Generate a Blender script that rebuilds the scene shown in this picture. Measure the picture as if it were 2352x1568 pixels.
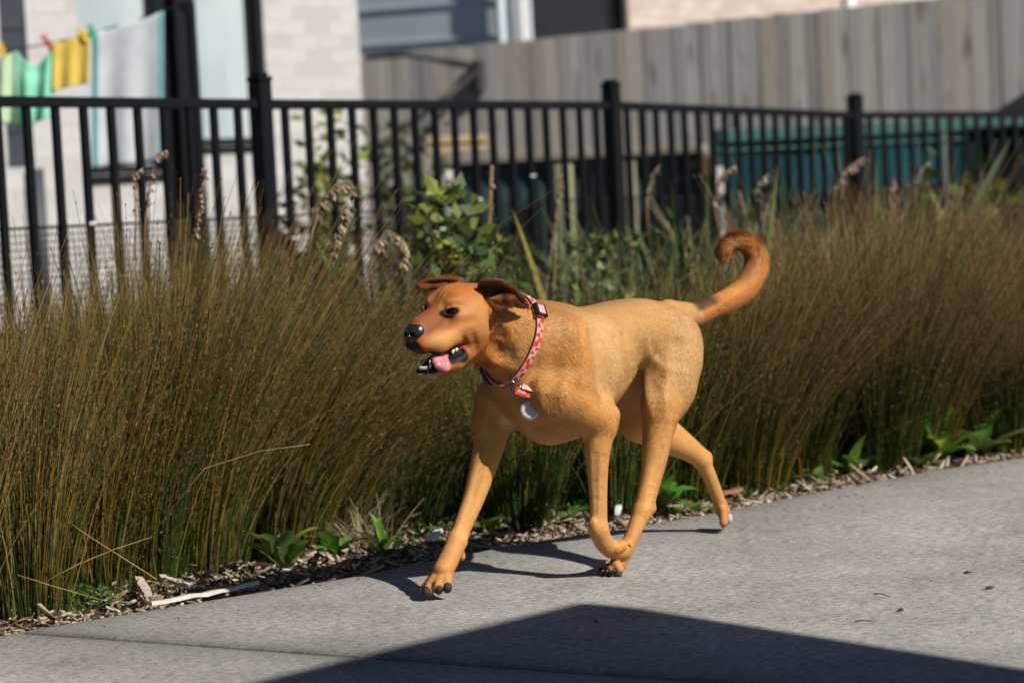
import bpy, bmesh, math, random
import numpy as np
from mathutils import Vector, Matrix, Quaternion
from mathutils.bvhtree import BVHTree

scene = bpy.context.scene
for _o in list(bpy.data.objects):
    bpy.data.objects.remove(_o, do_unlink=True)
COL = scene.collection
RNG = np.random.default_rng(7)
random.seed(7)

# ------------------------------------------------------------------ camera
CAM_H = 0.90
FXP = 2352 * 85.0 / 36.0
PITCH = math.atan(416.5 / FXP)
ROLL = math.asin(0.05)
FW = Vector((0, math.cos(PITCH), -math.sin(PITCH)))
_R0 = Vector((1, 0, 0)); _U0 = Vector((0, math.sin(PITCH), math.cos(PITCH)))
RT = _R0 * math.cos(ROLL) - _U0 * math.sin(ROLL)
UP = _U0 * math.cos(ROLL) + _R0 * math.sin(ROLL)
CAM = Vector((0, 0, CAM_H))
cam_data = bpy.data.cameras.new('camera')
cam_data.lens = 85.0
cam_data.sensor_width = 36.0
cam_data.sensor_fit = 'HORIZONTAL'
cam_data.clip_start = 0.05
cam_data.clip_end = 600.0
cam_data.dof.use_dof = True
cam_data.dof.focus_distance = 4.95
cam_data.dof.aperture_fstop = 3.4
cam_data.dof.aperture_blades = 0
cam = bpy.data.objects.new('camera', cam_data)
COL.objects.link(cam)
_B = -FW
cam.matrix_world = Matrix(((RT.x, UP.x, _B.x, 0), (RT.y, UP.y, _B.y, 0), (RT.z, UP.z, _B.z, CAM_H), (0, 0, 0, 1)))
scene.camera = cam

# ------------------------------------------------------------------ light
SUN_TO = Vector((0.84, -0.66, 0.92)).normalized()
world = bpy.data.worlds.new('World')
scene.world = world
world.use_nodes = True
_wn = world.node_tree.nodes; _wl = world.node_tree.links
_wn.clear()
_sky = _wn.new('ShaderNodeTexSky'); _sky.sky_type = 'NISHITA'; _sky.sun_disc = False
_sky.altitude = 1200.0; _sky.air_density = 0.9; _sky.dust_density = 0.4
_sky.sun_elevation = math.asin(SUN_TO.z)
_sky.sun_rotation = math.atan2(SUN_TO.x, SUN_TO.y)
_bg = _wn.new('ShaderNodeBackground'); _bg.inputs['Strength'].default_value = 0.05
_wo = _wn.new('ShaderNodeOutputWorld')
_wl.new(_sky.outputs[0], _bg.inputs[0]); _wl.new(_bg.outputs[0], _wo.inputs[0])
sun_d = bpy.data.lights.new('sun', 'SUN')
sun_d.energy = 5.0; sun_d.angle = math.radians(0.53); sun_d.color = (1.0, 0.935, 0.845)
sun = bpy.data.objects.new('sun', sun_d); COL.objects.link(sun)
sun.rotation_euler = SUN_TO.to_track_quat('Z', 'Y').to_euler()
sun.location = SUN_TO * 30
vs = scene.view_settings
scene.display_settings.display_device = 'sRGB'
vs.view_transform = 'Standard'; vs.look = 'None'; vs.exposure = 0.30; vs.gamma = 1.0
vs.use_curve_mapping = False
scene.cycles.use_denoising = True
scene.cycles.max_bounces = 6
scene.cycles.transparent_max_bounces = 8
scene.cycles.caustics_reflective = False
scene.cycles.caustics_refractive = False

# ------------------------------------------------------------------ helpers
def smoothstep(a, b, x):
    t = np.clip((x - a) / (b - a), 0, 1); return t * t * (3 - 2 * t)

def ray(px, py):
    return FW + RT * ((px - 1176.0) / FXP) - UP * ((py - 784.0) / FXP)

def at_depth(px, py, Y):
    d = ray(px, py); return CAM + d * (Y / d.y)

def on_z(px, py, z=0.0):
    d = ray(px, py); return CAM + d * ((z - CAM.z) / d.z)

def on_plane(px, py, p0, n):
    d = ray(px, py); return CAM + d * ((p0 - CAM).dot(n) / d.dot(n))

def tag(o, label=None, cat=None, group=None, kind=None):
    if label: o['label'] = label
    if cat: o['category'] = cat
    if group: o['group'] = group
    if kind: o['kind'] = kind
    return o

def empty(name, loc=(0, 0, 0), rz=0.0):
    o = bpy.data.objects.new(name, None); COL.objects.link(o)
    o.location = loc; o.rotation_euler = (0, 0, rz); o.empty_display_size = 0.1
    return o

def link(name, me, parent=None, loc=None, rot=None, scale=None):
    o = bpy.data.objects.new(name, me); COL.objects.link(o)
    if parent is not None: o.parent = parent
    if loc is not None: o.location = loc
    if rot is not None: o.rotation_euler = rot
    if scale is not None: o.scale = scale
    return o

def mesh_np(name, V, F, mat=None, col=None, smooth=False):
    """V (n,3); F (m,3) or (m,4); col (n,3) point colours."""
    V = np.ascontiguousarray(V, dtype=np.float32); F = np.ascontiguousarray(F, dtype=np.int32)
    me = bpy.data.meshes.new(name)
    n, m, k = len(V), len(F), F.shape[1]
    me.vertices.add(n); me.vertices.foreach_set('co', V.ravel())
    me.loops.add(m * k); me.loops.foreach_set('vertex_index', F.ravel())
    me.polygons.add(m)
    me.polygons.foreach_set('loop_start', np.arange(0, m * k, k, dtype=np.int32))
    try:
        me.polygons.foreach_set('loop_total', np.full(m, k, dtype=np.int32))
    except Exception:
        pass
    me.update(calc_edges=True)
    if smooth: me.polygons.foreach_set('use_smooth', np.ones(m, dtype=bool))
    if col is not None:
        a = me.color_attributes.new('Col', 'FLOAT_COLOR', 'POINT')
        c4 = np.ones((n, 4), dtype=np.float32); c4[:, :3] = col
        a.data.foreach_set('color', c4.ravel())
    if mat is not None: me.materials.append(mat)
    return me

class MB:
    """collects shapes into one mesh"""
    def __init__(s): s.v = []; s.f = []
    def add(s, vs, fs):
        o = len(s.v); s.v += [tuple(v) for v in vs]; s.f += [tuple(i + o for i in f) for f in fs]; return s
    def box(s, c, sz, rot=None):
        x, y, z = sz[0] / 2, sz[1] / 2, sz[2] / 2
        vs = [Vector((a * x, b * y, d * z)) for a in (-1, 1) for b in (-1, 1) for d in (-1, 1)]
        if rot is not None: vs = [rot @ v for v in vs]
        c = Vector(c)
        return s.add([v + c for v in vs], [(0, 1, 3, 2), (4, 6, 7, 5), (0, 4, 5, 1), (2, 3, 7, 6), (0, 2, 6, 4), (1, 5, 7, 3)])
    def tube(s, pts, rad, n=8, cap=True):
        pts = [Vector(p) for p in pts]
        if not hasattr(rad, '__len__'): rad = [rad] * len(pts)
        rings = []; ref = None
        for i, p in enumerate(pts):
            t = (pts[min(i + 1, len(pts) - 1)] - pts[max(i - 1, 0)]).normalized()
            if ref is None:
                ref = Vector((0, 0, 1)) if abs(t.z) < .9 else Vector((1, 0, 0))
                ref = (ref - t * ref.dot(t)).normalized()
            else:
                ref = (ref - t * ref.dot(t)).normalized()
            b = t.cross(ref)
            rings.append([p + (ref * math.cos(2 * math.pi * k / n) + b * math.sin(2 * math.pi * k / n)) * rad[i] for k in range(n)])
        vs = [v for r in rings for v in r]; fs = []
        for i in range(len(pts) - 1):
            for k in range(n):
                fs.append((i * n + k, i * n + (k + 1) % n, (i + 1) * n + (k + 1) % n, (i + 1) * n + k))
        if cap:
            fs.append(tuple(reversed(range(n)))); fs.append(tuple((len(pts) - 1) * n + k for k in range(n)))
        return s.add(vs, fs)
    def mesh(s, name, mat=None, smooth=False, bevel=0.0, seg=1):
        me = bpy.data.meshes.new(name); me.from_pydata(s.v, [], s.f); me.update()
        if bevel > 0:
            bm = bmesh.new(); bm.from_mesh(me)
            bmesh.ops.bevel(bm, geom=list(bm.edges), offset=bevel, segments=seg, profile=.7, affect='EDGES', clamp_overlap=True)
            bm.to_mesh(me); bm.free()
        if smooth: me.polygons.foreach_set('use_smooth', [True] * len(me.polygons))
        if mat is not None: me.materials.append(mat)
        return me
    def build(s, name, mat=None, parent=None, smooth=False, bevel=0.0, seg=1, loc=None, rot=None):
        return link(name, s.mesh(name, mat, smooth, bevel, seg), parent, loc, rot)

# ------------------------------------------------------------------ materials
class Mat:
    def __init__(s, name, rough=0.7, spec=0.3):
        s.m = bpy.data.materials.new(name); s.m.use_nodes = True
        s.n = s.m.node_tree.nodes; s.l = s.m.node_tree.links
        s.b = s.n['Principled BSDF']; s.b.inputs['Roughness'].default_value = rough
        s.b.inputs['Specular IOR Level'].default_value = spec
    def node(s, t, **kw):
        nd = s.n.new(t)
        for k, v in kw.items():
            if k.startswith('i_'):
                nd.inputs[k[2:].replace('_', ' ')].default_value = v
            else: setattr(nd, k, v)
        return nd
    def coord(s, kind='Object', scale=(1, 1, 1), rot=(0, 0, 0)):
        tc = s.node('ShaderNodeTexCoord'); mp = s.node('ShaderNodeMapping')
        mp.inputs['Scale'].default_value = scale; mp.inputs['Rotation'].default_value = rot
        s.l.new(tc.outputs[kind], mp.inputs[0]); return mp.outputs[0]
    def noise(s, vec, scale, detail=4, rough=.55, out='Fac'):
        nd = s.node('ShaderNodeTexNoise'); nd.inputs['Scale'].default_value = scale
        nd.inputs['Detail'].default_value = detail; nd.inputs['Roughness'].default_value = rough
        if vec is not None: s.l.new(vec, nd.inputs['Vector'])
        return nd.outputs[out]
    def ramp(s, fac, stops, interp='LINEAR'):
        nd = s.node('ShaderNodeValToRGB'); cr = nd.color_ramp; cr.interpolation = interp
        while len(cr.elements) > 1: cr.elements.remove(cr.elements[-1])
        cr.elements[0].position = stops[0][0]; cr.elements[0].color = (*stops[0][1], 1)
        for p, c in stops[1:]:
            e = cr.elements.new(p); e.color = (*c, 1)
        s.l.new(fac, nd.inputs[0]); return nd.outputs[0]
    def mix(s, a, b, fac, mode='MIX'):
        nd = s.node('ShaderNodeMix', data_type='RGBA', blend_type=mode)
        for sock, v in ((nd.inputs[0], fac), (nd.inputs[6], a), (nd.inputs[7], b)):
            if isinstance(v, (int, float)): sock.default_value = v
            elif isinstance(v, tuple): sock.default_value = (*v, 1)
            else: s.l.new(v, sock)
        return nd.outputs[2]
    def math(s, op, a, b=0.0):
        nd = s.node('ShaderNodeMath', operation=op)
        for i, v in enumerate((a, b)):
            if isinstance(v, (int, float)): nd.inputs[i].default_value = v
            else: s.l.new(v, nd.inputs[i])
        return nd.outputs[0]
    def attr(s, name='Col'):
        nd = s.node('ShaderNodeAttribute'); nd.attribute_name = name; return nd.outputs['Color']
    def objrand(s):
        return s.node('ShaderNodeObjectInfo').outputs['Random']
    def color(s, c):
        if isinstance(c, tuple): s.b.inputs['Base Color'].default_value = (*c, 1)
        else: s.l.new(c, s.b.inputs['Base Color'])
        return s
    def bump(s, h, strength=.3, dist=.01):
        nd = s.node('ShaderNodeBump'); nd.inputs['Strength'].default_value = strength
        nd.inputs['Distance'].default_value = dist
        s.l.new(h, nd.inputs['Height']); s.l.new(nd.outputs[0], s.b.inputs['Normal']); return s
    def set(s, **kw):
        for k, v in kw.items(): s.b.inputs[k.replace('_', ' ')].default_value = v
        return s

def simple(name, c, rough=.6, spec=.3, var=.12, scale=30.0, bump=0.0, metallic=0.0):
    m = Mat(name, rough, spec); v = m.coord()
    n = m.noise(v, scale)
    m.color(m.ramp(n, [(.3, tuple(x * (1 - var) for x in c)), (.7, tuple(min(1, x * (1 + var)) for x in c))]))
    if bump: m.bump(n, bump)
    m.b.inputs['Metallic'].default_value = metallic
    return m.m

def foliage_mat(name, trans=.35, rough=.55):
    m = Mat(name, rough, .25)
    c = m.attr()
    m.color(c)
    t = m.node('ShaderNodeBsdfTranslucent'); m.l.new(c, t.inputs[0])
    mx = m.node('ShaderNodeMixShader'); mx.inputs[0].default_value = trans
    out = m.n['Material Output']
    m.l.new(m.b.outputs[0], mx.inputs[1]); m.l.new(t.outputs[0], mx.inputs[2]); m.l.new(mx.outputs[0], out.inputs[0])
    return m.m
# ================================================================== GROUND
def mulch_soil():
    m = Mat('soil', .95, .1); v = m.coord('Object'); n = m.noise(v, 9, 6, .65); n2 = m.noise(v, 60, 4)
    c = m.ramp(n, [(.3, (.035, .024, .016)), (.55, (.085, .062, .043)), (.75, (.15, .118, .085))])
    m.color(m.mix(c, m.ramp(n2, [(.35, (.6, .6, .6)), (.7, (1.3, 1.25, 1.2))]), .8, 'MULTIPLY')); m.bump(n2, .8, .02); return m.m
SOIL = mulch_soil()
def terrain():
    n = 120; xs = np.linspace(-1, 1, n); g = np.sign(xs) * (np.abs(xs) ** 2.4) * 260
    X, Y = np.meshgrid(g, g + 7, indexing='ij'); Z = np.full_like(X, -.055)
    r = np.hypot(X, Y - 7)
    Z += .03 * np.sin(X * 1.3) * np.sin(Y * 1.1) * (r < 30) + np.where(r > 60, (r - 60) * .01, 0)
    V = np.stack([X, Y, Z], -1).reshape(-1, 3); i = np.arange(n * n).reshape(n, n)
    F = np.stack([i[:-1, :-1], i[1:, :-1], i[1:, 1:], i[:-1, 1:]], -1).reshape(-1, 4)
    o = link('ground', mesh_np('ground', V, F, SOIL, smooth=True)); o['kind'] = 'structure'; return o
terrain()

EDGE_PX = [(0, 1455), (42, 1450), (242, 1415), (343, 1395), (517, 1370), (707, 1339), (822, 1321), (956, 1292), (1102, 1265), (1206, 1245), (1435, 1212), (1601, 1184), (1767, 1151), (1949, 1116), (2148, 1078), (2352, 1050)]
EDGE = [on_z(x, y) for x, y in EDGE_PX]
_d0 = (EDGE[0] - EDGE[3]).normalized(); _d1 = (EDGE[-1] - EDGE[-4]).normalized()
EDGE = [EDGE[0] + _d0 * 6, EDGE[0] + _d0 * 2] + EDGE + [EDGE[-1] + _d1 * 3, EDGE[-1] + _d1 * 9]
JA = on_z(42, 1449.5); JB = on_z(1663, 1565)           # control joint across the path
JD = (JB - JA).normalized()

def concrete():
    m = Mat('concrete', .88, .18)
    ang = math.atan2(JD.y, JD.x)
    tc = m.node('ShaderNodeTexCoord'); mp = m.node('ShaderNodeMapping'); m.l.new(tc.outputs['Object'], mp.inputs[0])
    mp.inputs['Rotation'].default_value = (0, 0, -ang * .25); mp.inputs['Scale'].default_value = (52, 105, 1)
    st = m.noise(mp.outputs[0], 1.0, 5, .62)                       # broom strokes
    v = m.coord('Object'); gr = m.noise(v, 260, 3, .7); bl = m.noise(v, 2.6, 5, .6); bl2 = m.noise(v, 11, 4, .6)
    base = m.ramp(bl, [(.28, (.255, .249, .239)), (.5, (.325, .318, .304)), (.72, (.390, .382, .364))])
    base = m.mix(base, m.ramp(bl2, [(.35, (.86, .86, .87)), (.68, (1.10, 1.09, 1.06))]), .8, 'MULTIPLY')
    sp = m.noise(v, 4.3, 3, .5); base = m.mix(base, (.60, .59, .57), m.math('MULTIPLY', m.ramp(sp, [(.60, (0, 0, 0)), (.70, (1, 1, 1))]), .40), 'MULTIPLY')
    base = m.mix(base, m.ramp(st, [(.34, (.52, .52, .53)), (.50, (1, 1, 1)), (.66, (1.38, 1.37, 1.35))]), .95, 'MULTIPLY')
    base = m.mix(base, m.ramp(gr, [(.34, (.62, .62, .62)), (.5, (1, 1, 1)), (.68, (1.28, 1.28, 1.27))]), .9, 'MULTIPLY')
    # grime worn along the edge, from a painted-in vertex weight
    base = m.mix(base, (.105, .102, .096), m.math('MULTIPLY', m.node('ShaderNodeAttribute', attribute_name='Col').outputs['Fac'], m.math('ADD', .25, m.math('MULTIPLY', bl2, .9))))
    m.color(base); m.bump(m.math('ADD', m.math('MULTIPLY', st, 1.0), m.math('MULTIPLY', gr, .6)), .55, .006)
    return m.m
CONC = concrete()

def path_slab(side):
    """one bay of the path, on one side of the control joint; rounded arris towards the bed"""
    gap = .0095
    nrm = Vector((-JD.y, JD.x, 0))                    # points away from the camera
    pts = []
    # edge polyline clipped at the joint
    dense = []
    for a, b in zip(EDGE[:-1], EDGE[1:]):
        k = max(1, int((b - a).length / .12))
        dense += [a.lerp(b, t / k) for t in range(k)]
    dense.append(EDGE[-1])
    sd = lambda p: (p - JA).dot(nrm)
    if side > 0: run = [p for p in dense if sd(p) > gap and (p - JA).length > .75]
    else: run = [p for p in dense if sd(p) < -gap and (p - JA).length > .75]
    jp = JA + nrm * (gap if side > 0 else -gap)
    far = jp + JD * 4.2
    if side > 0: poly = [jp] + run + [run[-1] + Vector((4.0, -3.2, 0)), far]
    else: poly = run + [jp, far, far + Vector((-3.0, -5.0, 0)), run[0] + Vector((1.5, -5.5, 0))]
    bm = bmesh.new()
    prof = [(0.0, -.09, 1.0), (0.0, -.012, 1.0), (.003, -.004, 1.0), (.009, 0.0, .9), (.035, 0.0, .62), (.12, 0.0, .34), (.45, 0.0, .0)]
    P2 = [Vector((p.x, p.y)) for p in poly]; n = len(P2)
    area = sum(P2[i].x * P2[(i + 1) % n].y - P2[(i + 1) % n].x * P2[i].y for i in range(n))
    sgn = 1 if area > 0 else -1
    def inset(d):
        out = []
        for i in range(n):
            a, b, c = P2[i - 1], P2[i], P2[(i + 1) % n]
            e1 = (b - a).normalized(); e2 = (c - b).normalized()
            n1 = Vector((-e1.y, e1.x)) * sgn; n2 = Vector((-e2.y, e2.x)) * sgn
            m_ = (n1 + n2); L = m_.length; m_ = m_ / max(L, 1e-6); k = d / max(.45, m_.dot(n1))
            out.append(b + m_ * k)
        return out
    rings = []; cols = []
    for d, z, w in prof:
        rings.append([bm.verts.new((q.x, q.y, z)) for q in inset(d)]); cols += [w] * n
    for r0, r1 in zip(rings[:-1], rings[1:]):
        for i in range(n): bm.faces.new((r0[i], r0[(i + 1) % n], r1[(i + 1) % n], r1[i]))
    f = bm.faces.new(rings[-1]); bmesh.ops.triangulate(bm, faces=[f])
    bmesh.ops.recalc_face_normals(bm, faces=bm.faces)
    me = bpy.data.meshes.new('path'); bm.to_mesh(me); bm.free()
    a = me.color_attributes.new('Col', 'FLOAT_COLOR', 'POINT')
    c = np.ones((len(me.vertices), 4), dtype=np.float32); c[:, :3] = np.array(cols)[:, None]; a.data.foreach_set('color', c.ravel())
    me.materials.append(CONC)
    o = link('path', me); o['kind'] = 'structure'; return o
path_slab(1); path_slab(-1)
_jm = simple('joint_dirt', (.05, .043, .035), .95, .1, .4, 90)
_q = [JA - JD * .02, JA + JD * 4.0]; _n = Vector((-JD.y, JD.x, 0)) * .012
o = MB().add([_q[0] - _n - Vector((0, 0, .020)), _q[1] - _n - Vector((0, 0, .020)), _q[1] + _n - Vector((0, 0, .020)), _q[0] + _n - Vector((0, 0, .020))], [(0, 1, 2, 3)]).build('joint_filler', _jm); o['kind'] = 'structure'

# ------------------------------------------------------------------ the roof that shades the near path
def carport():
    H_ = 2.75; sh = Vector((SUN_TO.x, SUN_TO.y, 0)) * (H_ / SUN_TO.z)
    c = on_z(1330, 1383); a = on_z(570, 1568); b = on_z(2352, 1546)
    da = (a - c).normalized(); db = (b - c).normalized()
    root = empty('carport', (0, 0, 0)); tag(root, 'flat carport roof on posts over the near end of the path', 'carport')
    rm = simple('carport_steel', (.22, .23, .24), .5, .3, .1, 20); pm = simple('carport_post', (.30, .30, .30), .5, .3, .1, 20)
    sh = Vector((SUN_TO.x, SUN_TO.y, 0)) * ((H_ + .12) / SUN_TO.z); C0 = c + sh; P = [C0, C0 + da * 6.5, C0 + da * 6.5 + db * 6.5, C0 + db * 6.5]
    lo = [Vector((p.x, p.y, H_ - .0)) for p in P]; hi = [Vector((p.x, p.y, H_ + .12)) for p in P]
    MB().add(lo + hi, [(3, 2, 1, 0), (4, 5, 6, 7), (0, 1, 5, 4), (1, 2, 6, 5), (2, 3, 7, 6), (3, 0, 4, 7)]).build('roof', rm, root)
    for u, w in ((1.9, 1.9), (6.2, 1.9), (1.9, 6.2), (6.2, 6.2)):
        q = C0 + da * u + db * w; MB().box((q.x, q.y, H_ / 2 - .05), (.09, .09, H_ + .1)).build('post', pm, root)
carport()

# ================================================================== BACKGROUND STRUCTURES
FT = Vector((.571, .821, 0)).normalized()         # run of the black fence and the brick wall
FN = Vector((FT.y, -FT.x, 0))                      # towards the camera side
GT = Vector((.823, -.568, 0)).normalized()        # run of the paling fence
GN = Vector((-.568, -.823, 0)).normalized()

BLACK = simple('black_powdercoat', (.0045, .0052, .0070), .5, .22, .15, 40)
def black_fence():
    posts = [at_depth(608, 400, 8.9), at_depth(1412, 400, 10.85), at_depth(1970, 400, 12.75)]
    Dp = posts[1] - posts[0]
    pre = [posts[0] - (posts[1] - posts[0]) * .98]
    last = at_depth(2420, 400, 13.55); last = posts[2] + (last - posts[2]) * 2.2
    XY = [Vector((p.x, p.y, 0)) for p in pre + posts + [last]]
    def ztop(px, py, p): return on_plane(px, py, p, Vector((0, 1, 0))).z
    tops = [1.205, ztop(608, 228, XY[1]), ztop(1412, 233, XY[2]), ztop(1970, 257, XY[3]), ztop(2420, 266, at_depth(2420, 400, 13.55)) - .02]
    base = [t - 1.19 for t in tops]
    root = empty('metal_fence', XY[1]); tag(root, 'black metal railing fence running behind the rushes', 'fence')
    inv = Matrix.Translation(-XY[1])
    def loc(p): return p - XY[1]
    pm = MB().box((0, 0, .60), (.065, .065, 1.20)).mesh('post', BLACK, bevel=.004)
    cm = MB().box((0, 0, 0), (.072, .072, .018)).box((0, 0, .016), (.05, .05, .016)).mesh('post_cap', BLACK, bevel=.004)
    bmh = MB().box((0, 0, .52), (.025, .025, 1.06)).mesh('bar', BLACK, bevel=.002)
    tie = MB().box((0, -.012, 0), (.030, .004, .008)).mesh('cable_tie', simple('white_nylon', (.7, .72, .75), .5, .4, .05, 50))
    yaw = lambda d: math.atan2(d.y, d.x)
    for i, p in enumerate(XY):
        d = (XY[min(i + 1, 4)] - XY[max(i - 1, 0)]); q = loc(p); q.z = base[i] + .055
        o = link('post', pm, root, q, (0, 0, yaw(d)))
        link('post_cap', cm, o, (0, 0, 1.209))
    nb = [18, 18, 19, 33]; rs = random.Random(2); wires = MB()
    for i in range(4):
        a = XY[i].copy(); b = XY[i + 1].copy(); a.z = tops[i]; b.z = tops[i + 1]; d = (b - a); L = d.length; u = d.normalized(); y = yaw(d)
        rot = Matrix((u, Vector((0, 0, 1)).cross(u).normalized(), u.cross(Vector((0, 0, 1)).cross(u).normalized()))).transposed()
        for dz, h_ in ((-.018, .036), (-1.03, .036)):
            c = (a + b) / 2 + Vector((0, 0, dz)); MB().box((0, 0, 0), (L - .068, .036, h_), rot).build('rail', BLACK, root, bevel=.003, loc=loc(c))
        for k in range(1, nb[i]):
            t = k / nb[i]; p = a.lerp(b, t); q = loc(p); q.z = p.z - 1.072
            bar = link('bar', bmh, root, q, (0, 0, y))
            if i in (0, 1) and rs.random() < .28:
                link('cable_tie', tie, bar, (0, 0, rs.uniform(.55, .78)))
        # square wire netting tied to the back of the lower bars
        back = -Vector((-u.y, u.x, 0)).normalized() * -.020
        zt = -.43
        pitch = .024
        nv = int(L / pitch); tw = .0019
        off = Vector((-u.y, u.x, 0)).normalized() * .016
        for k in range(nv):
            p = a.lerp(b, (k + .5) / nv) + off; x = p
            wires.add([loc(x + Vector((0, 0, zt)) - u * tw), loc(x + Vector((0, 0, zt)) + u * tw), loc(x + Vector((0, 0, -1.15)) + u * tw), loc(x + Vector((0, 0, -1.15)) - u * tw)], [(0, 1, 2, 3)])
        for k in range(31):
            z = zt - k * pitch; wz = tw * (2.6 if k == 0 else 1)
            wires.add([loc(a + off + Vector((0, 0, z - wz))), loc(b + off + Vector((0, 0, z - wz))), loc(b + off + Vector((0, 0, z + wz))), loc(a + off + Vector((0, 0, z + wz)))], [(0, 1, 2, 3)])
    o = wires.build('wire_netting', simple('netting_wire', (.012, .013, .015), .5, .3, .1, 30), root); o['kind'] = 'stuff'
    return XY
FXY = black_fence()

# paling fence ------------------------------------------------------------
def palings():
    m = Mat('weathered_timber', .85, .15)
    tc = m.node('ShaderNodeTexCoord'); oi = m.node('ShaderNodeObjectInfo')
    ad = m.node('ShaderNodeVectorMath', operation='ADD'); cb = m.node('ShaderNodeCombineXYZ')
    m.l.new(m.math('MULTIPLY', oi.outputs['Random'], 40.0), cb.inputs[0]); m.l.new(m.math('MULTIPLY', oi.outputs['Random'], 17.0), cb.inputs[2])
    m.l.new(tc.outputs['Object'], ad.inputs[0]); m.l.new(cb.outputs[0], ad.inputs[1])
    mp = m.node('ShaderNodeMapping'); mp.inputs['Scale'].default_value = (26, 26, 1.1); m.l.new(ad.outputs[0], mp.inputs[0])
    gr = m.noise(mp.outputs[0], 1.0, 5, .6)
    mp2 = m.node('ShaderNodeMapping'); mp2.inputs['Scale'].default_value = (7, 7, 2.2); m.l.new(ad.outputs[0], mp2.inputs[0])
    kn = m.noise(mp2.outputs[0], 1.0, 2, .4)
    tone = m.ramp(oi.outputs['Random'], [(0, (.270, .265, .257)), (.2, (.385, .376, .362)), (.4, (.315, .315, .318)), (.6, (.435, .424, .404)), (.80, (.365, .332, .288)), (1.0, (.290, .297, .310))])
    c = m.mix(tone, m.ramp(gr, [(.3, (.80, .79, .78)), (.7, (1.14, 1.13, 1.12))]), .9, 'MULTIPLY')
    c = m.mix(c, (.085, .068, .050), m.math('MULTIPLY', m.ramp(kn, [(.62, (0, 0, 0)), (.72, (1, 1, 1))]), .6))
    m.color(c); m.bump(gr, .3, .004)
    p0 = at_depth(700, 300, 17.4); p1 = at_depth(2470, 300, 15.9); p1 = p0 + (p1 - p0) * 1.55
    p0.z = p1.z = 0; d = (p1 - p0); L = d.length; u = d.normalized()
    n = Vector((u.y, -u.x, 0)); n = n if n.y < 0 else -n
    root = empty('paling_fence', p0); tag(root, 'tall weathered grey timber paling fence behind the garden', 'fence')
    ang = math.atan2(u.y, u.x); w = .100; k = int(L / w); rs = random.Random(11)
    vs = [MB().box((0, 0, .92), (w * 1.0, .016, 1.84)).mesh('paling', m.m, bevel=.003) for _ in range(3)]
    z0 = [.0]
    for i in range(k + 1):
        t = (i + .5) / k; p = u * (L * t)
        top = 1.66 + .20 * t * 1.55 + rs.uniform(-.006, .006); o = link('paling', rs.choice(vs), root, (p.x, p.y, top - 1.84) , (0, rs.uniform(-.0008, .0008), ang))
        o.location += n * (.003 if i % 2 else -.001) + n * rs.uniform(-.002, .002)
    rm = MB().box((0, 0, 0), (L, .045, .09)).mesh('rail', m.m, bevel=.004)
    for z in (.35, 1.0, 1.5):
        c = u * (L / 2) - n * .045; link('rail', rm, root, (c.x, c.y, z), (0, 0, ang))
    return p0, u, n, L
PAL = palings()

def brick_wall(root, org, u, n, q0, q1, z0, z1, mat, holes, name='brick', L=.234, Hh=.080, j=.006, most=300, depth=.04):
    """bricks standing proud of recessed mortar; org at q=0,z=0 on the wall face"""
    me = MB().box((0, .5 * depth, 0), (L, depth, Hh)).mesh(name, mat, bevel=.0004)
    half = MB().box((0, .5 * depth, 0), (L / 2 - j / 2, depth, Hh)).mesh('half_' + name, mat, bevel=.004)
    ang = math.atan2(u.y, u.x); cnt = 0; row = 0; z = z0; rest = MB()
    items = []
    while z < z1:
        q = q0 + (0 if row % 2 else -(L + j) / 2)
        while q < q1:
            a, b = max(q, q0), min(q + L, q1)
            if b - a > .05:
                clear = True
                for (h0, h1, g0, g1) in holes:
                    if z + Hh > g0 and z < g1 and b > h0 and a < h1:
                        if a < h0 - .05: b = min(b, h0)
                        elif b > h1 + .05: a = max(a, h1)
                        else: clear = False
                if clear and b - a > .04: items.append((a, b, z))
            q += L + j
        z += Hh + j; row += 1
    rs = random.Random(4)
    for (a, b, z) in items:
        c = org + u * ((a + b) / 2) + Vector((0, 0, z + Hh / 2)) + n * rs.uniform(-.002, .002)
        o = link(name, me, root, c, (0, 0, ang), ((b - a) / L, 1, 1))
    return len(items)

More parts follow.
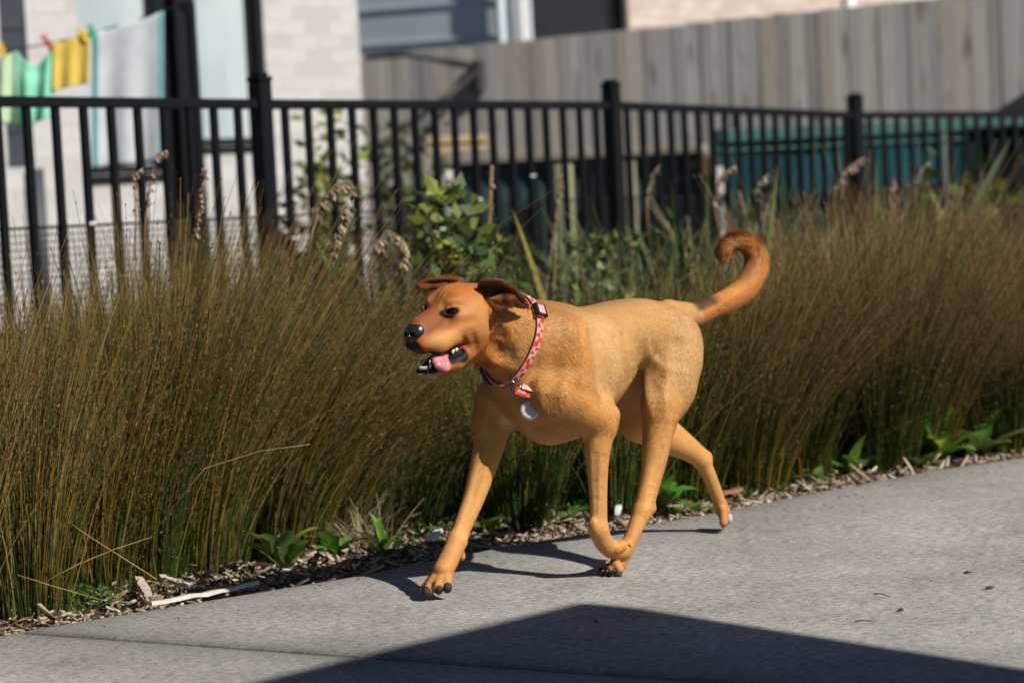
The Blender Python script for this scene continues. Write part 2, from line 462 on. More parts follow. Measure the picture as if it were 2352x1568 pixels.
def white_house():
    corner = at_depth(836, 300, 15.4); corner.z = 0
    u = FT.copy(); n = FN.copy()                       # u runs away to the right; wall is q<0
    root = empty('white_brick_house', corner); tag(root, 'white brick house with dark window frames behind the washing', 'house')
    z0 = Vector((0, 0, 0)); O = z0
    bm_ = Mat('white_brick', .8, .2); oi = bm_.objrand(); v = bm_.coord('Object'); nz = bm_.noise(v, 18, 4)
    c = bm_.ramp(oi, [(0, (.465, .464, .462)), (.5, (.482, .481, .479)), (1, (.498, .497, .495))]); bm_.color(bm_.mix(c, bm_.ramp(nz, [(.3, (.93, .93, .92)), (.7, (1.04, 1.04, 1.04))]), .8, 'MULTIPLY')); bm_.bump(nz, .3, .004)
    mort = simple('pale_mortar', (.43, .428, .426), .9, .1, .08, 40)
    dark = simple('black_joinery', (.006, .007, .008), .4, .4, .1, 30)
    def qx(px, py=300):
        p = on_plane(px, py, corner, n) - corner; return p.dot(u), p.z
    w1 = (qx(193)[0], qx(372)[0], .93, 2.4); w2 = (qx(466)[0], qx(600)[0], qx(520, 335)[1], 2.4)
    blk = (qx(372)[0], qx(466)[0], -.1, 2.45); gp = (qx(14)[0], qx(75)[0], qx(40, 385)[1], 2.45)
    fr = (qx(600)[0], qx(615)[0], qx(520, 345)[1], 2.4)
    holes = [w1, w2, blk, gp, fr]
    q0 = qx(-140)[0]
    # wall body (mortar plane) set back behind the brick faces, and the return wall at the corner
    th = .24
    def slab(qa, qb, za, zb, d0, d1, mat, name, bevel=0.0, parent=None):
        c = u * ((qa + qb) / 2) + n * ((d0 + d1) / 2) + Vector((0, 0, (za + zb) / 2)); R_ = Matrix((u, -n, Vector((0, 0, 1)))).transposed()
        return MB().box(c, (qb - qa, abs(d1 - d0), zb - za), R_).build(name, mat, parent or root, bevel=bevel)
    hs = sorted(holes); qs = q0
    segs = []
    cuts = sorted(set([q0, 0.0] + [h for x in holes for h in x[:2]]))
    for a, b in zip(cuts[:-1], cuts[1:]):
        mid = (a + b) / 2; inside = [x for x in holes if x[0] < mid < x[1]]
        if not inside: slab(a, b, -.1, 2.6, -.0005, -th, mort, 'wall')
        else:
            x = inside[0]
            if x[2] > 0: slab(a, b, -.1, x[2], -.0005, -th, mort, 'wall')
            slab(a, b, x[3], 2.6, -.0005, -th, mort, 'wall')
    slab(-.24, 0, -.1, 2.6, -th - .001, -4.0, mort, 'return_wall')
    brick_wall(root, Vector((0, 0, 0)), u, n, q0, 0.0, .18, 2.25, bm_.m, holes)
    glass = Mat('window_glass', .06, .5); v = glass.coord('Object', (1, 1, .3)); nz = glass.noise(v, 2.2, 3); glass.color(glass.ramp(nz, [(.3, (.30, .37, .395)), (.7, (.46, .53, .555))]))
    curt = simple('net_curtain', (.42, .50, .52), .9, .1, .12, 6)
    for (a, b, za, zb), nm in ((w1, 'window'), (w2, 'window')):
        t = .028
        fm = MB(); R_ = Matrix((u, -n, Vector((0, 0, 1)))).transposed()
        for (qa, qb, c0, c1) in ((a + .002, a + t, za, zb), (b - t, b - .002, za, zb), (a + t, b - t, za + .002, za + t * 1.6), (a + t, b - t, zb - t, zb - .002)):
            fm.box(u * ((qa + qb) / 2) - n * .06 + Vector((0, 0, (c0 + c1) / 2)), (qb - qa, .06, c1 - c0), R_)
        w = fm.build('window', dark, root)
        slab(a + t, b - t, za + t * 1.6, zb - t, -.064, -.070, glass.m, 'pane', parent=w)
    # wide black joinery between the windows: two stiles and a recessed door leaf
    a, b, za, zb = blk
    slab(a + .004, a + .10, 0, 2.44, -.02, -.12, dark, 'door_stile'); slab(b - .16, b - .004, 0, 2.44, -.02, -.12, dark, 'door_stile'); slab(a + .10, b - .16, 0, 2.44, -.10, -.14, dark, 'door_leaf')
    a, b, za, zb = fr
    slab(a + .004, b, za, zb, .012, -.05, dark, 'window_trim')
    slab(w2[0], w2[1], w2[2] - .035, w2[2] - .003, .02, -.06, dark, 'sill'); slab(w1[0] - .03, w1[1] - .004, .893, .927, .03, -.05, dark, 'sill')
    gm = simple('slate_grey_panel', (.045, .052, .064), .5, .3, .1, 12)
    a, b, za, zb = gp; k = 8; st = (zb - za) / k
    for i in range(k): slab(a + .004, b - .004, za + i * st + .004, za + (i + 1) * st - .004, -.015 - .006 * (i % 2), -.08, gm, 'shutter_board')
    p = u * (qx(60)[0]); MB().tube([p + n * .05 + Vector((0, 0, -.1)), p + n * .05 + Vector((0, 0, gp[2] - .01))], .045, 14).build('downpipe', gm, root, smooth=True)
    rf = simple('dark_fascia', (.03, .032, .036), .5, .3, .1, 20)
    slab(q0, .4, 2.6, 2.75, .45, -4.2, rf, 'eave')
    return corner, u, n
WH = white_house()

def grey_house():
    corner = at_depth(1204, 60, 20.5); corner.z = 0
    ur = FT.copy(); nr = FN.copy()                      # brick side, runs away to the right
    ul = Vector((-.90, .436, 0)).normalized(); nl = Vector((-.436, -.90, 0)).normalized()                     # clad side, runs away to the left
    root = empty('grey_clad_house', corner); tag(root, 'house with grey weatherboards and beige brick beyond the paling fence', 'house')
    clad = simple('grey_weatherboard', (.52, .57, .61), .6, .25, .06, 3); white = simple('white_trim', (.72, .73, .74), .55, .3, .04, 10)
    dark = simple('dark_window', (.012, .011, .013), .25, .5, .2, 6)
    Z = Vector((0, 0, 1))
    def slab(u, n, qa, qb, za, zb, d0, d1, mat, name, tilt=0.0, parent=None, bevel=0.0):
        c = u * ((qa + qb) / 2) + n * ((d0 + d1) / 2) + Z * ((za + zb) / 2); s = 1 if u.cross(-n).z > 0 else -1
        R_ = Matrix((u, -n * s, Z * 1)).transposed()
        if R_.determinant() < 0: R_ = Matrix((-u, -n * s, Z)).transposed()
        if tilt: R_ = R_ @ Matrix.Rotation(tilt, 3, 'X')
        return MB().box(c, (abs(qb - qa), abs(d1 - d0), zb - za), R_).build(name, mat, parent or root, bevel=bevel)
    # weatherboards on the left side
    slab(ul, nl, .02, 7, 0, 3.4, -.03, -.2, clad, 'wall')
    z = 1.05
    while z < 3.2:
        s = slab(ul, nl, .09, 7, z, z + .292, .016, -.022, clad, 'weatherboard', bevel=.006)
        s2 = slab(ul, nl, .09, 7, z - .012, z + .010, .030, -.010, clad, 'board_lip')
        z += .300
    slab(ul, nl, 0, .085, 0, 3.4, .04, -.05, white, 'corner_trim')
    p = ul * .17 + nl * .09; MB().tube([p, p + Z * 3.3], .038, 14).build('downpipe', clad, root, smooth=True)
    # brick side
    qd0, qd1 = .03, None
    def qx(px, py=60):
        p = on_plane(px, py, corner, nr) - corner; return p.dot(ur), p.z
    q1 = qx(1441)[0]
    slab(ur, nr, q1 + .03, 13, 0, 3.6, -.012, -.24, simple('beige_mortar', (.60, .53, .48), .9, .1, .06, 30), 'wall')
    slab(ur, nr, .02, q1 + .03, 0, .9, -.012, -.24, clad, 'wall')
    w = slab(ur, nr, .02, q1 + .02, .9, 3.3, -.10, -.14, dark, 'window')
    slab(ur, nr, .022, .10, .9, 3.3, -.03, -.09, dark, 'window_frame', parent=w); slab(ur, nr, q1 - .05, q1 + .018, .9, 3.3, -.02, -.09, dark, 'window_frame', parent=w)
    b = Mat('beige_brick', .85, .15); oi = b.objrand(); v = b.coord('Object'); nz = b.noise(v, 22, 4)
    c = b.ramp(oi, [(0, (.50, .41, .36)), (.5, (.57, .475, .42)), (1, (.63, .54, .48))]); b.color(b.mix(c, b.ramp(nz, [(.3, (.92, .92, .92)), (.7, (1.05, 1.05, 1.05))]), .8, 'MULTIPLY'))
    brick_wall(root, Vector((0, 0, 0)), ur, nr, q1 + .035, 9.6, 1.62, 2.62, b.m, [])
    # white pipe and gutter outlet on the brick side
    q = qx(1940)[0]; p = ur * q + nr * .07; MB().tube([p, p + Z * 3.4], .055, 14).build('waste_pipe', white, root, smooth=True)
    slab(ur, nr, -.3, 13.2, 3.6, 3.75, .10, -6, simple('fascia', (.10, .10, .11), .5, .3, .1, 20), 'eave')
    slab(ul, nl, -.2, 7.2, 3.41, 3.56, .08, -.3, simple('fascia_left', (.10, .10, .11), .5, .3, .1, 20), 'eave')
grey_house()

# washing -----------------------------------------------------------------
def cloth_mat(name, c, band=None, rough=.9):
    m = Mat(name, rough, .1); v = m.coord('Object'); n = m.noise(v, 9, 4); wv = m.noise(v, 260, 2)
    m.color(m.ramp(n, [(.3, tuple(x * .88 for x in c)), (.7, tuple(min(1, x * 1.08) for x in c))])); m.bump(wv, .2, .002)
    t = m.node('ShaderNodeBsdfTranslucent'); t.inputs[0].default_value = (*c, 1)
    mx = m.node('ShaderNodeMixShader'); mx.inputs[0].default_value = .18; m.l.new(m.b.outputs[0], mx.inputs[1]); m.l.new(t.outputs[0], mx.inputs[2]); m.l.new(mx.outputs[0], m.n['Material Output'].inputs[0])
    return m.m
def washing():
    A = at_depth(-60, 128, 10.9); B = at_depth(425, 9, 10.9)
    def LP(px):
        # point of the line over picture x
        t = (px + 60) / 485.0
        for _ in range(6):
            p = A.lerp(B, t); d = p - CAM; sx = 1176 + FXP * d.dot(RT) / d.dot(FW); t += (px - sx) / 485.0
        p = A.lerp(B, t); p.z -= .03 * math.sin(math.pi * max(0, min(1, t))); return p
    line = MB().tube([LP(x) for x in range(-60, 426, 15)], .0035, 6).build('washing_line', simple('line_cord', (.02, .02, .022), .6, .3, .1, 30), smooth=True)
    tag(line, 'dark cord washing line in front of the white brick house', 'washing line')
    u = (B - A); u.z = 0; u.normalize(); nn = Vector((u.y, -u.x, 0)); nn = nn if nn.y < 0 else -nn
    def sheet(name, px0, px1, ybot0, ybot1, mat, label, sag=0.0, fold=.012, nw=3, ytop=None, inset=0, seed=1, border=None, thick=.003):
        rs = random.Random(seed); n, m_ = 26, 26; V = []; p0, p1 = LP(px0), LP(px1)
        ph = rs.uniform(0, 6)
        b0 = on_plane(px0, ybot0, p0, Vector((0, 1, 0))); b1 = on_plane(px1, ybot1, p1, Vector((0, 1, 0)))
        b0.x, b0.y = p0.x + (b0.x - p0.x) * .9, p0.y; b1.x, b1.y = p1.x + (b1.x - p1.x) * .9, p1.y
        for side in (0, 1):
            for i in range(n + 1):
                s = i / n
                top = p0.lerp(p1, s); top.z -= sag * (1 - abs(2 * s - 1) ** 1.8); bot = b0.lerp(b1, s)
                for j in range(m_ + 1):
                    t = j / m_; p = top.lerp(bot, t)
                    w = fold * math.sin(s * nw * 2 * math.pi + ph + t * .8) * (.25 + .75 * t) + sag * .35 * math.sin(t * 9 + ph) * max(0, .5 - t) * (1 - abs(2 * s - 1))
                    V.append(p + nn * (w + (thick if side else 0)))
        k = (n + 1) * (m_ + 1); idx = lambda s_, i, j: s_ * k + i * (m_ + 1) + j; F = []
        for i in range(n):
            for j in range(m_):
                F.append((idx(1, i, j), idx(1, i + 1, j), idx(1, i + 1, j + 1), idx(1, i, j + 1))); F.append((idx(0, i, j), idx(0, i, j + 1), idx(0, i + 1, j + 1), idx(0, i + 1, j)))
        for i in range(n):
            F.append((idx(0, i, 0), idx(0, i + 1, 0), idx(1, i + 1, 0), idx(1, i, 0))); F.append((idx(0, i, m_), idx(1, i, m_), idx(1, i + 1, m_), idx(0, i + 1, m_)))
        for j in range(m_):
            F.append((idx(0, 0, j), idx(1, 0, j), idx(1, 0, j + 1), idx(0, 0, j + 1))); F.append((idx(0, n, j), idx(0, n, j + 1), idx(1, n, j + 1), idx(1, n, j)))
        me = bpy.data.meshes.new(name); me.from_pydata(V, [], F); me.update(); me.polygons.foreach_set('use_smooth', [True] * len(me.polygons)); me.materials.append(mat)
        if border is not None:
            me.materials.append(border)
            for f in me.polygons:
                i = (f.vertices[0] % k) // (m_ + 1)
                if i < 2 or i >= n - 2: f.material_index = 1
        o = link(name, me); tag(o, label, 'cloth', 'washing on the line'); return o
    sheet('cloth', -48, 36, 262, 292, cloth_mat('pale_green_cloth', (.56, .72, .50)), 'pale lime green cloth at the left edge of the washing line', .03, .030, 2, seed=2)
    sheet('cloth', 34, 122, 296, 268, cloth_mat('mint_cloth', (.32, .78, .58)), 'mint green cloth sagging between two pegs on the line', .085, .022, 2, seed=5)
    sheet('cloth', 121, 206, 208, 190, cloth_mat('yellow_cloth', (.84, .63, .14)), 'short yellow cloth pegged beside the pale towel', .0, .009, 2, seed=8)
    sheet('towel', 212, 376, 388, 372, cloth_mat('pale_towel', (.66, .71, .745)), 'large pale blue-grey towel with teal edges on the line', .0, .012, 2, seed=3, border=cloth_mat('teal_hem', (.20, .44, .47)))['category'] = 'towel'
    def peg(px, c, label, lean):
        p = LP(px); m = simple('peg_plastic', c, .45, .4, .08, 40); mb = MB()
        for s in (-1, 1):
            R_ = Matrix.Rotation(s * .10, 3, 'Y') @ Matrix.Rotation(lean, 3, 'Y')
            mb.box(p + Vector((s * .006, 0, .004)) + nn * .006 + Vector((lean * .02, 0, 0)), (.010, .012, .074), R_)
        mb.box(p + nn * .006 + Vector((0, 0, .006)), (.020, .014, .008))
        o = mb.build('clothes_peg', m, bevel=.002); tag(o, label, 'clothes peg', 'pegs on the washing line')
    peg(8, (.80, .47, .02), 'yellow clothes peg between the lime green and mint cloths', -.35)
    peg(112, (.50, .03, .02), 'red clothes peg between the mint and yellow cloths', -.45)
    peg(192, (.80, .47, .02), 'yellow clothes peg at the right corner of the yellow cloth', -.4)
    peg(212, (.03, .40, .12), 'green clothes peg at the left corner of the pale towel', -.2)
    o = MB().box(B + Vector((0, 0, -.02)), (.05, .05, .05)).tube([B + Vector((.02, 0, 0)), Vector((B.x + .02, B.y + .02, -.1))], .025, 10).build('line_post', BLACK); tag(o, 'slim black post holding the right end of the washing line', 'post')
washing()

# bracket of a folding clothes line on the palings ---------------------------
def bracket():
    p0, u, n, L = PAL
    gm = simple('bracket_steel', (.035, .033, .031), .5, .4, .2, 20)
    root = empty('clothesline_bracket', on_plane(1100, 175, p0 + n * .03, n)); tag(root, 'folding clothes line bracket on the paling fence', 'bracket')
    O = Vector(root.location); g = lambda x, y, off=.05: on_plane(x, y, p0 + n * off, n) - O
    MB().tube([g(1098, 140), g(1101, 212)], .045, 8).build('wall_plate', gm, root)
    MB().tube([g(838, 133, .5), g(930, 124, .45), g(985, 132, .35), g(1040, 148, .2), g(1095, 158)], [.016, .024, .022, .018, .016], 8).build('arm', gm, root, smooth=True)
    MB().tube([g(985, 132, .35), g(1050, 140, .2), g(1096, 150)], .010, 8).build('arm', gm, root, smooth=True)
    MB().tube([g(1012, 235, .5), g(1098, 162)], .020, 8).build('strut', gm, root, smooth=True)
bracket()

# garden things behind the black fence ----------------------------------------
def corrugated(name, a, b, ztop, zbot, mat, amp=.012, per=.076):
    u = (b - a); L = u.length; u = u.normalized(); n = Vector((u.y, -u.x, 0)); k = int(L / per * 8); V = []; F = []
    for i in range(k + 1):
        q = L * i / k; w = amp * math.sin(2 * math.pi * q / per)
        p = a + u * q + n * w; V += [(p.x, p.y, ztop), (p.x, p.y, zbot), (p.x - n.x * .002, p.y - n.y * .002, zbot), (p.x - n.x * .002, p.y - n.y * .002, ztop)]
    for i in range(k):
        for q in range(4): F.append((i * 4 + q, i * 4 + (q + 1) % 4, i * 4 + 4 + (q + 1) % 4, i * 4 + 4 + q))
    return MB().add(V, F).mesh(name, mat, smooth=False)
def garden_beds():
    teal = simple('teal_steel', (.007, .054, .066), .45, .4, .15, 3); tcap = simple('green_cap', (.040, .105, .093), .5, .3, .12, 8)
    a = at_depth(1648, 400, 12.9); b = at_depth(2460, 400, 14.2); b = a + (b - a) * 1.25; a.z = b.z = 0
    zt = on_plane(1700, 298, a, Vector((0, 1, 0))).z
    root = empty('steel_garden_wall', a); tag(root, 'low teal corrugated steel garden wall behind the black fence', 'garden wall')
    mid = a.lerp(b, .5)
    for p, q in ((a, mid), (mid + (b - a).normalized() * .01, b)):
        o = link('corrugated_sheet', corrugated('corrugated_sheet', p - a, q - a, zt - .055, -.1, teal, .014, .090), root)
    u = (b - a).normalized(); ang = math.atan2(u.y, u.x); L = (b - a).length; c = (b - a) / 2
    for dz, h_ in ((-.030, .075), (-.110, .020)):
        MB().box((0, 0, 0), (L, .075 if dz > -.1 else .06, h_)).build('capping', tcap, root, bevel=.008, loc=(c.x, c.y, zt + dz), rot=(0, 0, ang))
    wp = simple('pale_post', (.55, .52, .50), .8, .2, .2, 10); bp = simple('rusty_post', (.12, .055, .030), .85, .2, .25, 14)
    o = MB().box((0, 0, .45), (.062, .062, .92)).build('garden_stake', wp, bevel=.004)
    p = at_depth(1646, 400, 12.6); o.location = (p.x, p.y, -.1); tag(o, 'pale timber stake beside the teal garden wall', 'stake')
    p = at_depth(1618, 400, 12.7); o = MB().box((0, 0, .48), (.085, .085, .98)).build('garden_post', bp, bevel=.006, loc=(p.x, p.y, -.1)); tag(o, 'rusty brown post at the end of the teal garden wall', 'post')
    # dark green raised bed with timber capping
    dg = simple('dark_green_steel', (.014, .036, .036), .5, .35, .2, 3); tm = simple('bed_timber', (.30, .27, .22), .85, .15, .2, 8); lt = simple('sunny_timber', (.46, .34, .20), .8, .15, .15, 6)
    a = at_depth(1010, 400, 13.6); b = at_depth(1610, 400, 13.1); a.z = b.z = 0; u = (b - a).normalized(); ang = math.atan2(u.y, u.x); L = (b - a).length; c = (b - a) / 2
    zt = on_plane(1400, 352, a.lerp(b, .6), Vector((0, 1, 0))).z
    root = empty('raised_garden_bed', a); tag(root, 'dark green steel raised garden bed with timber capping', 'garden bed')
    link('steel_side', corrugated('steel_side', Vector((0, 0, 0)), b - a, zt - .02, -.1, dg, .012, .11), root)
    MB().box((0, 0, 0), (L + .06, .10, .045)).build('capping', tm, root, bevel=.005, loc=(c.x, c.y, zt), rot=(0, 0, ang))
    for k, (px, m_) in enumerate(((1018, wp), (1295, simple('lime_post', (.34, .36, .20), .8, .2, .15, 9)), (1440, tm))):
        p = on_plane(px, 400, a - Vector((0, .12, 0)), Vector((-u.y, u.x, 0))) - a; MB().box((0, 0, zt / 2 - .06), (.085, .07, zt + .02)).build('bed_post', m_, root, bevel=.004, loc=(p.x, p.y, 0), rot=(0, 0, ang))
    a = at_depth(985, 400, 14.6); b = at_depth(1112, 400, 14.6)
    for i, (y0, lab) in enumerate(((330, 'lower sunlit timber plank stacked beyond the raised bed'), (316, 'upper sunlit timber plank stacked beyond the raised bed'))):
        p = at_depth(1050, y0 + 8, 14.6); o = MB().box((0, 0, 0), (.36, .14, .062)).build('timber_plank', lt, bevel=.004, loc=p); tag(o, lab, 'plank', 'stacked planks')
    p = at_depth(1050, 345, 14.65); o = MB().box((0, 0, -p.z / 2 - .05), (.40, .22, p.z + .02)).build('plank_trestle', tm, bevel=.004, loc=(p.x, p.y, p.z)); tag(o, 'grey timber block carrying the sunlit planks', 'timber block')
    # shade cloth tied behind the last fence panel and a black cover
    p = at_depth(2222, 300, 13.35); q = at_depth(2440, 300, 13.75); zt = on_plane(2300, 285, p, Vector((0, 1, 0))).z
    u = (q - p); u.z = 0; L = u.length; ang = math.atan2(u.y, u.x); c = (p + q) / 2
    sc = simple('shade_cloth', (.012, .022, .024), .9, .1, .2, 40)
    V = []; n_, m_ = 24, 10
    for i in range(n_ + 1):
        for j in range(m_ + 1):
            s = i / n_; w = .012 * math.sin(s * 23) + .01 * math.sin(j * 1.3 + s * 9); pp = p.lerp(q, s); V.append((pp.x, pp.y + w, zt - j / m_ * (zt + .02) - .012 * abs(math.sin(s * 14)) * (j == 0)))
    F = [(i * (m_ + 1) + j, (i + 1) * (m_ + 1) + j, (i + 1) * (m_ + 1) + j + 1, i * (m_ + 1) + j + 1) for i in range(n_) for j in range(m_)]
    me = bpy.data.meshes.new('shade_cloth'); me.from_pydata(V, [], F); me.update(); me.materials.append(sc); o = link('shade_cloth', me); o.modifiers.new('thick', 'SOLIDIFY').thickness = .003
    tag(o, 'dark green shade cloth tied behind the right end of the black fence', 'shade cloth')
    p = at_depth(2352, 262, 14.3); blk = simple('black_cover', (.008, .010, .011), .6, .3, .2, 10)
    V = [(-.12, 0, 0), (.5, 0, 0), (.5, 0, .30), (.10, 0, .125)]; V += [(x, .5, z) for x, _, z in V]; z0 = p.z
    V += [(-.12, 0, -z0 - .1), (.5, 0, -z0 - .1), (.5, .5, -z0 - .1), (-.12, .5, -z0 - .1)]
    F = [(0, 3, 2, 1), (4, 5, 6, 7), (0, 4, 7, 3), (3, 7, 6, 2), (1, 2, 6, 5), (8, 9, 1, 0), (9, 10, 5, 1), (10, 11, 4, 5), (11, 8, 0, 4)]
    me = bpy.data.meshes.new('covered_barbecue'); me.from_pydata(V, [], F); me.update(); me.materials.append(blk); o = link('covered_barbecue', me, None, p); tag(o, 'black covered shape rising above the fence at the right edge', 'cover')
garden_beds()
# ================================================================== PLANTS
# path edge in world space, for placing the bed
_E = np.array([(p.x, p.y) for p in EDGE]); _seg = np.linalg.norm(np.diff(_E, axis=0), axis=1); _cum = np.concatenate([[0], np.cumsum(_seg)])
def edge_at(s, back=0.0):
    x = np.interp(s, _cum, _E[:, 0]); y = np.interp(s, _cum, _E[:, 1])
    i = np.clip(np.searchsorted(_cum, s) - 1, 0, len(_seg) - 1)
    d = (_E[i + 1] - _E[i]) / _seg[i][..., None]
    n = np.stack([-d[..., 1], d[..., 0]], -1)            # into the bed
    return np.stack([x, y], -1) + n * np.asarray(back)[..., None]
def proj(P):
    """picture coordinates (2352 wide) of world points (n,3)"""
    P = np.asarray(P, float) - np.array(CAM); z = P @ np.array(FW)
    return 1176 + FXP * (P @ np.array(RT)) / z, 784 - FXP * (P @ np.array(UP)) / z

def ribbons(base, tip_dir, height, width, rng, segs=5, bend=1.7, col=None, tipcol=None, midcol=None):
    """n flat stems; returns V,F,C"""
    n = len(base); t = np.linspace(0, 1, segs + 1)
    ang = rng.uniform(0, math.pi, n); side = np.stack([np.cos(ang), np.sin(ang), np.zeros(n)], 1)
    up = np.array((0, 0, 1.0))
    wob = rng.normal(0, .012, (n, 3)); wob[:, 2] = 0
    V = np.zeros((n, segs + 1, 2, 3)); C = np.zeros((n, segs + 1, 2, 3))
    lean = tip_dir
    for k, tt in enumerate(t):
        p = base + up * (height * (tt - .10 * (lean ** 2).sum(1) * tt ** 2))[:, None]
        p[:, :2] += lean * (height * tt ** bend)[:, None]
        p += wob * (math.sin(tt * 5.0)) * height[:, None]
        w = width * (1 - .55 * tt)
        V[:, k, 0] = p - side * w[:, None]; V[:, k, 1] = p + side * w[:, None]
        if col is not None:
            c = (col * (1 - tt) + tipcol * tt) if midcol is None else (col * (1 - tt / .42) + midcol * (tt / .42) if tt < .42 else midcol * (1 - (tt - .42) / .58) + tipcol * ((tt - .42) / .58)); C[:, k, 0] = c; C[:, k, 1] = c
    i = np.arange(n)[:, None] * (segs + 1) * 2 + np.arange(segs)[None] * 2
    F = np.stack([i, i + 1, i + 3, i + 2], -1).reshape(-1, 4)
    return V, F, C

GRASS_MAT = foliage_mat('rush_stem', .15, .5)
SEED_MAT = foliage_mat('rush_seed', .15, .8)

def rush_bed():
    rng = np.random.default_rng(21)
    # clumps: distance along the edge, distance back, height
    B = []; LN = []; HT = []; TONE = []
    s0 = _cum[2] - 1.2; s1 = _cum[-3] + 3.0
    def px_of(p): return proj(np.array([[p[0], p[1], 0.0]]))[0][0]
    front = np.interp
    cl = []
    for row, (b0, b1, step) in enumerate(((.26, .40, .21), (.48, .66, .21), (.76, 1.0, .24), (1.08, 1.4, .30), (1.5, 1.9, .42), (2.0, 2.5, .5))):
        s = s0 + rng.uniform(0, .2)
        while s < s1:
            cl.append((s + rng.uniform(-.05, .05), rng.uniform(b0, b1), row)); s += step * rng.uniform(.7, 1.4) * (.62 if s < _cum[9] else 1.0)
    for (s, b, row) in cl:
        p = edge_at(np.array(s), np.array(b)); px = px_of(p)
        # the bed is set further back where bare mulch shows
        gap = np.interp(px, [-200, 150, 300, 500, 700, 900, 1100, 1400, 1800, 2400], [.0, .05, .14, .24, .32, .34, .24, .08, .0, .0])
        p = edge_at(np.array(s), np.array(b + gap)); px = px_of(p)
        hmax = np.interp(px, [-200, 0, 150, 300, 430, 560, 680, 800, 950, 1100, 1300, 1500, 1650, 1800, 1950, 2150, 2352, 2600],
                         [.70, .70, .71, .77, .86, .82, .71, .60, .50, .48, .56, .60, .64, .74, .79, .76, .70, .70])
        if row >= 4 and 600 < px < 1600: continue
        if row >= 3 and px < 420: hmax *= .92
        hmax *= rng.uniform(.80, 1.14)
        right = smoothstep(1500, 1800, np.array(px))
        dens = int((480 if row < 2 else (420 if row < 4 else 300)) * rng.uniform(.7, 1.25))
        r = .085 * np.sqrt(rng.random(dens)); a = rng.uniform(0, 2 * math.pi, dens)
        off = np.stack([r * np.cos(a), r * np.sin(a)], 1)
        base = np.zeros((dens, 3)); base[:, :2] = p + off; base[:, 2] = -.06
        fan = off / .085 * (.30 + .12 * right)
        bias = np.interp(px, [0, 200, 450, 650, 850, 1100, 1400, 1800, 2352], [.04, .12, .18, .38, .40, .22, .20, .22, .12]) * rng.uniform(.4, 1.5)
        lean = fan + np.array((bias, -.03)) + rng.normal(0, .07, (dens, 2))
        h = hmax * (.48 + .50 * rng.random(dens) ** .9); tall = rng.random(dens) < .10; h[tall] *= 1.18
        far = rng.random(dens) < .05; lean[far] = lean[far] * 2.0 + rng.normal(0, .35, (int(far.sum()), 2)); h[far] *= rng.uniform(.6, 1.05, int(far.sum()))
        B.append(base); LN.append(lean); HT.append(h)
        t = rng.random(dens); TONE.append(np.stack([t, np.full(dens, rng.random()), np.full(dens, px)], 1))
    B = np.concatenate(B); LN = np.concatenate(LN); HT = np.concatenate(HT); TN = np.concatenate(TONE)
    n = len(B)
    green = np.array((.060, .105, .018)); olive = np.array((.120, .142, .028)); orange = np.array((.400, .190, .034)); straw = np.array((.430, .310, .130)); dk = np.array((.034, .052, .012))
    col = np.zeros((n, 3)); u = TN[:, 0] + .50 * (TN[:, 1] - .5) + .07 * (TN[:, 2] < 750)
    lo = [(.0, dk), (.30, green), (.66, olive), (.90, orange), (1.10, straw)]
    xs = [a for a, _ in lo]
    for k in range(3): col[:, k] = np.interp(u, xs, [c[k] for _, c in lo])
    rt = smoothstep(1400, 1800, TN[:, 2])[:, None]
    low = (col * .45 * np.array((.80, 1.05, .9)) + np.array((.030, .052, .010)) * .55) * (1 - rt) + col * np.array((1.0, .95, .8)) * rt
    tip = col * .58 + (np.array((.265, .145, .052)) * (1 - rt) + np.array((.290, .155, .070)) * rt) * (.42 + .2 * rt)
    cen = (smoothstep(780, 950, TN[:, 2]) * (1 - smoothstep(1500, 1750, TN[:, 2])))[:, None]; gt = 1 - cen * np.array((.38, .10, .25)); low = low * .72 * gt; mid = col * .70 * (1 - .50 * rt) * gt * np.array((.92, 1.0, .95)); tip = tip * .86 * gt  # mid-stems of the right mound darkened: shade painted into the colour
    mid = mid; tip = tip * (1 - .05 * rt)
    W = rng.uniform(.0009, .0015, n)
    V, F, C = ribbons(B, LN, HT, W, rng, 5, 1.6, low, tip, mid)
    o = link('rush_stems', mesh_np('rush_stems', V.reshape(-1, 3), F, GRASS_MAT, C.reshape(-1, 3)))
    tag(o, 'dense bed of jointed rushes, olive and golden, along the path', 'rushes', kind='stuff')
    # spikelets and joints: small slips along the upper stem, dark bands lower down
    SV = []; SC = []
    for rep in range(11):
        upper = rep < 7
        m = rng.random(n) < (.92 if upper else .75)
        idx = np.nonzero(m)[0]
        t = rng.uniform(.50, 1.0, len(idx)) ** .9 if upper else rng.uniform(.10, .62, len(idx))
        k = np.clip((t * 5).astype(int), 0, 4); f = t * 5 - k
        p = (V[idx, k].mean(1) * (1 - f)[:, None] + V[idx, k + 1].mean(1) * f[:, None])
        d = V[idx, k + 1].mean(1) - V[idx, k].mean(1); d /= np.linalg.norm(d, axis=1)[:, None] + 1e-9
        q = rng.normal(0, 1, (len(idx), 3)); q /= np.linalg.norm(q, axis=1)[:, None]
        if upper:
            L = rng.uniform(.006, .013, len(idx)); dd = d + q * .55; dd /= np.linalg.norm(dd, axis=1)[:, None]; w = rng.uniform(.0011, .0022, len(idx))
            c = np.array((.155, .095, .040)) * rng.uniform(.40, 1.45, (len(idx), 1)) * (1 - .30 * rt[idx]) + rng.normal(0, .008, (len(idx), 3))  # seed heads darkened in the right mound too, as painted shade
        else:
            L = rng.uniform(.004, .008, len(idx)); dd = d; w = rng.uniform(.0014, .0021, len(idx))
            c = np.where(rng.random((len(idx), 1)) < .72, np.array((.024, .017, .012)), np.array((.34, .26, .17))) * rng.uniform(.7, 1.3, (len(idx), 1))
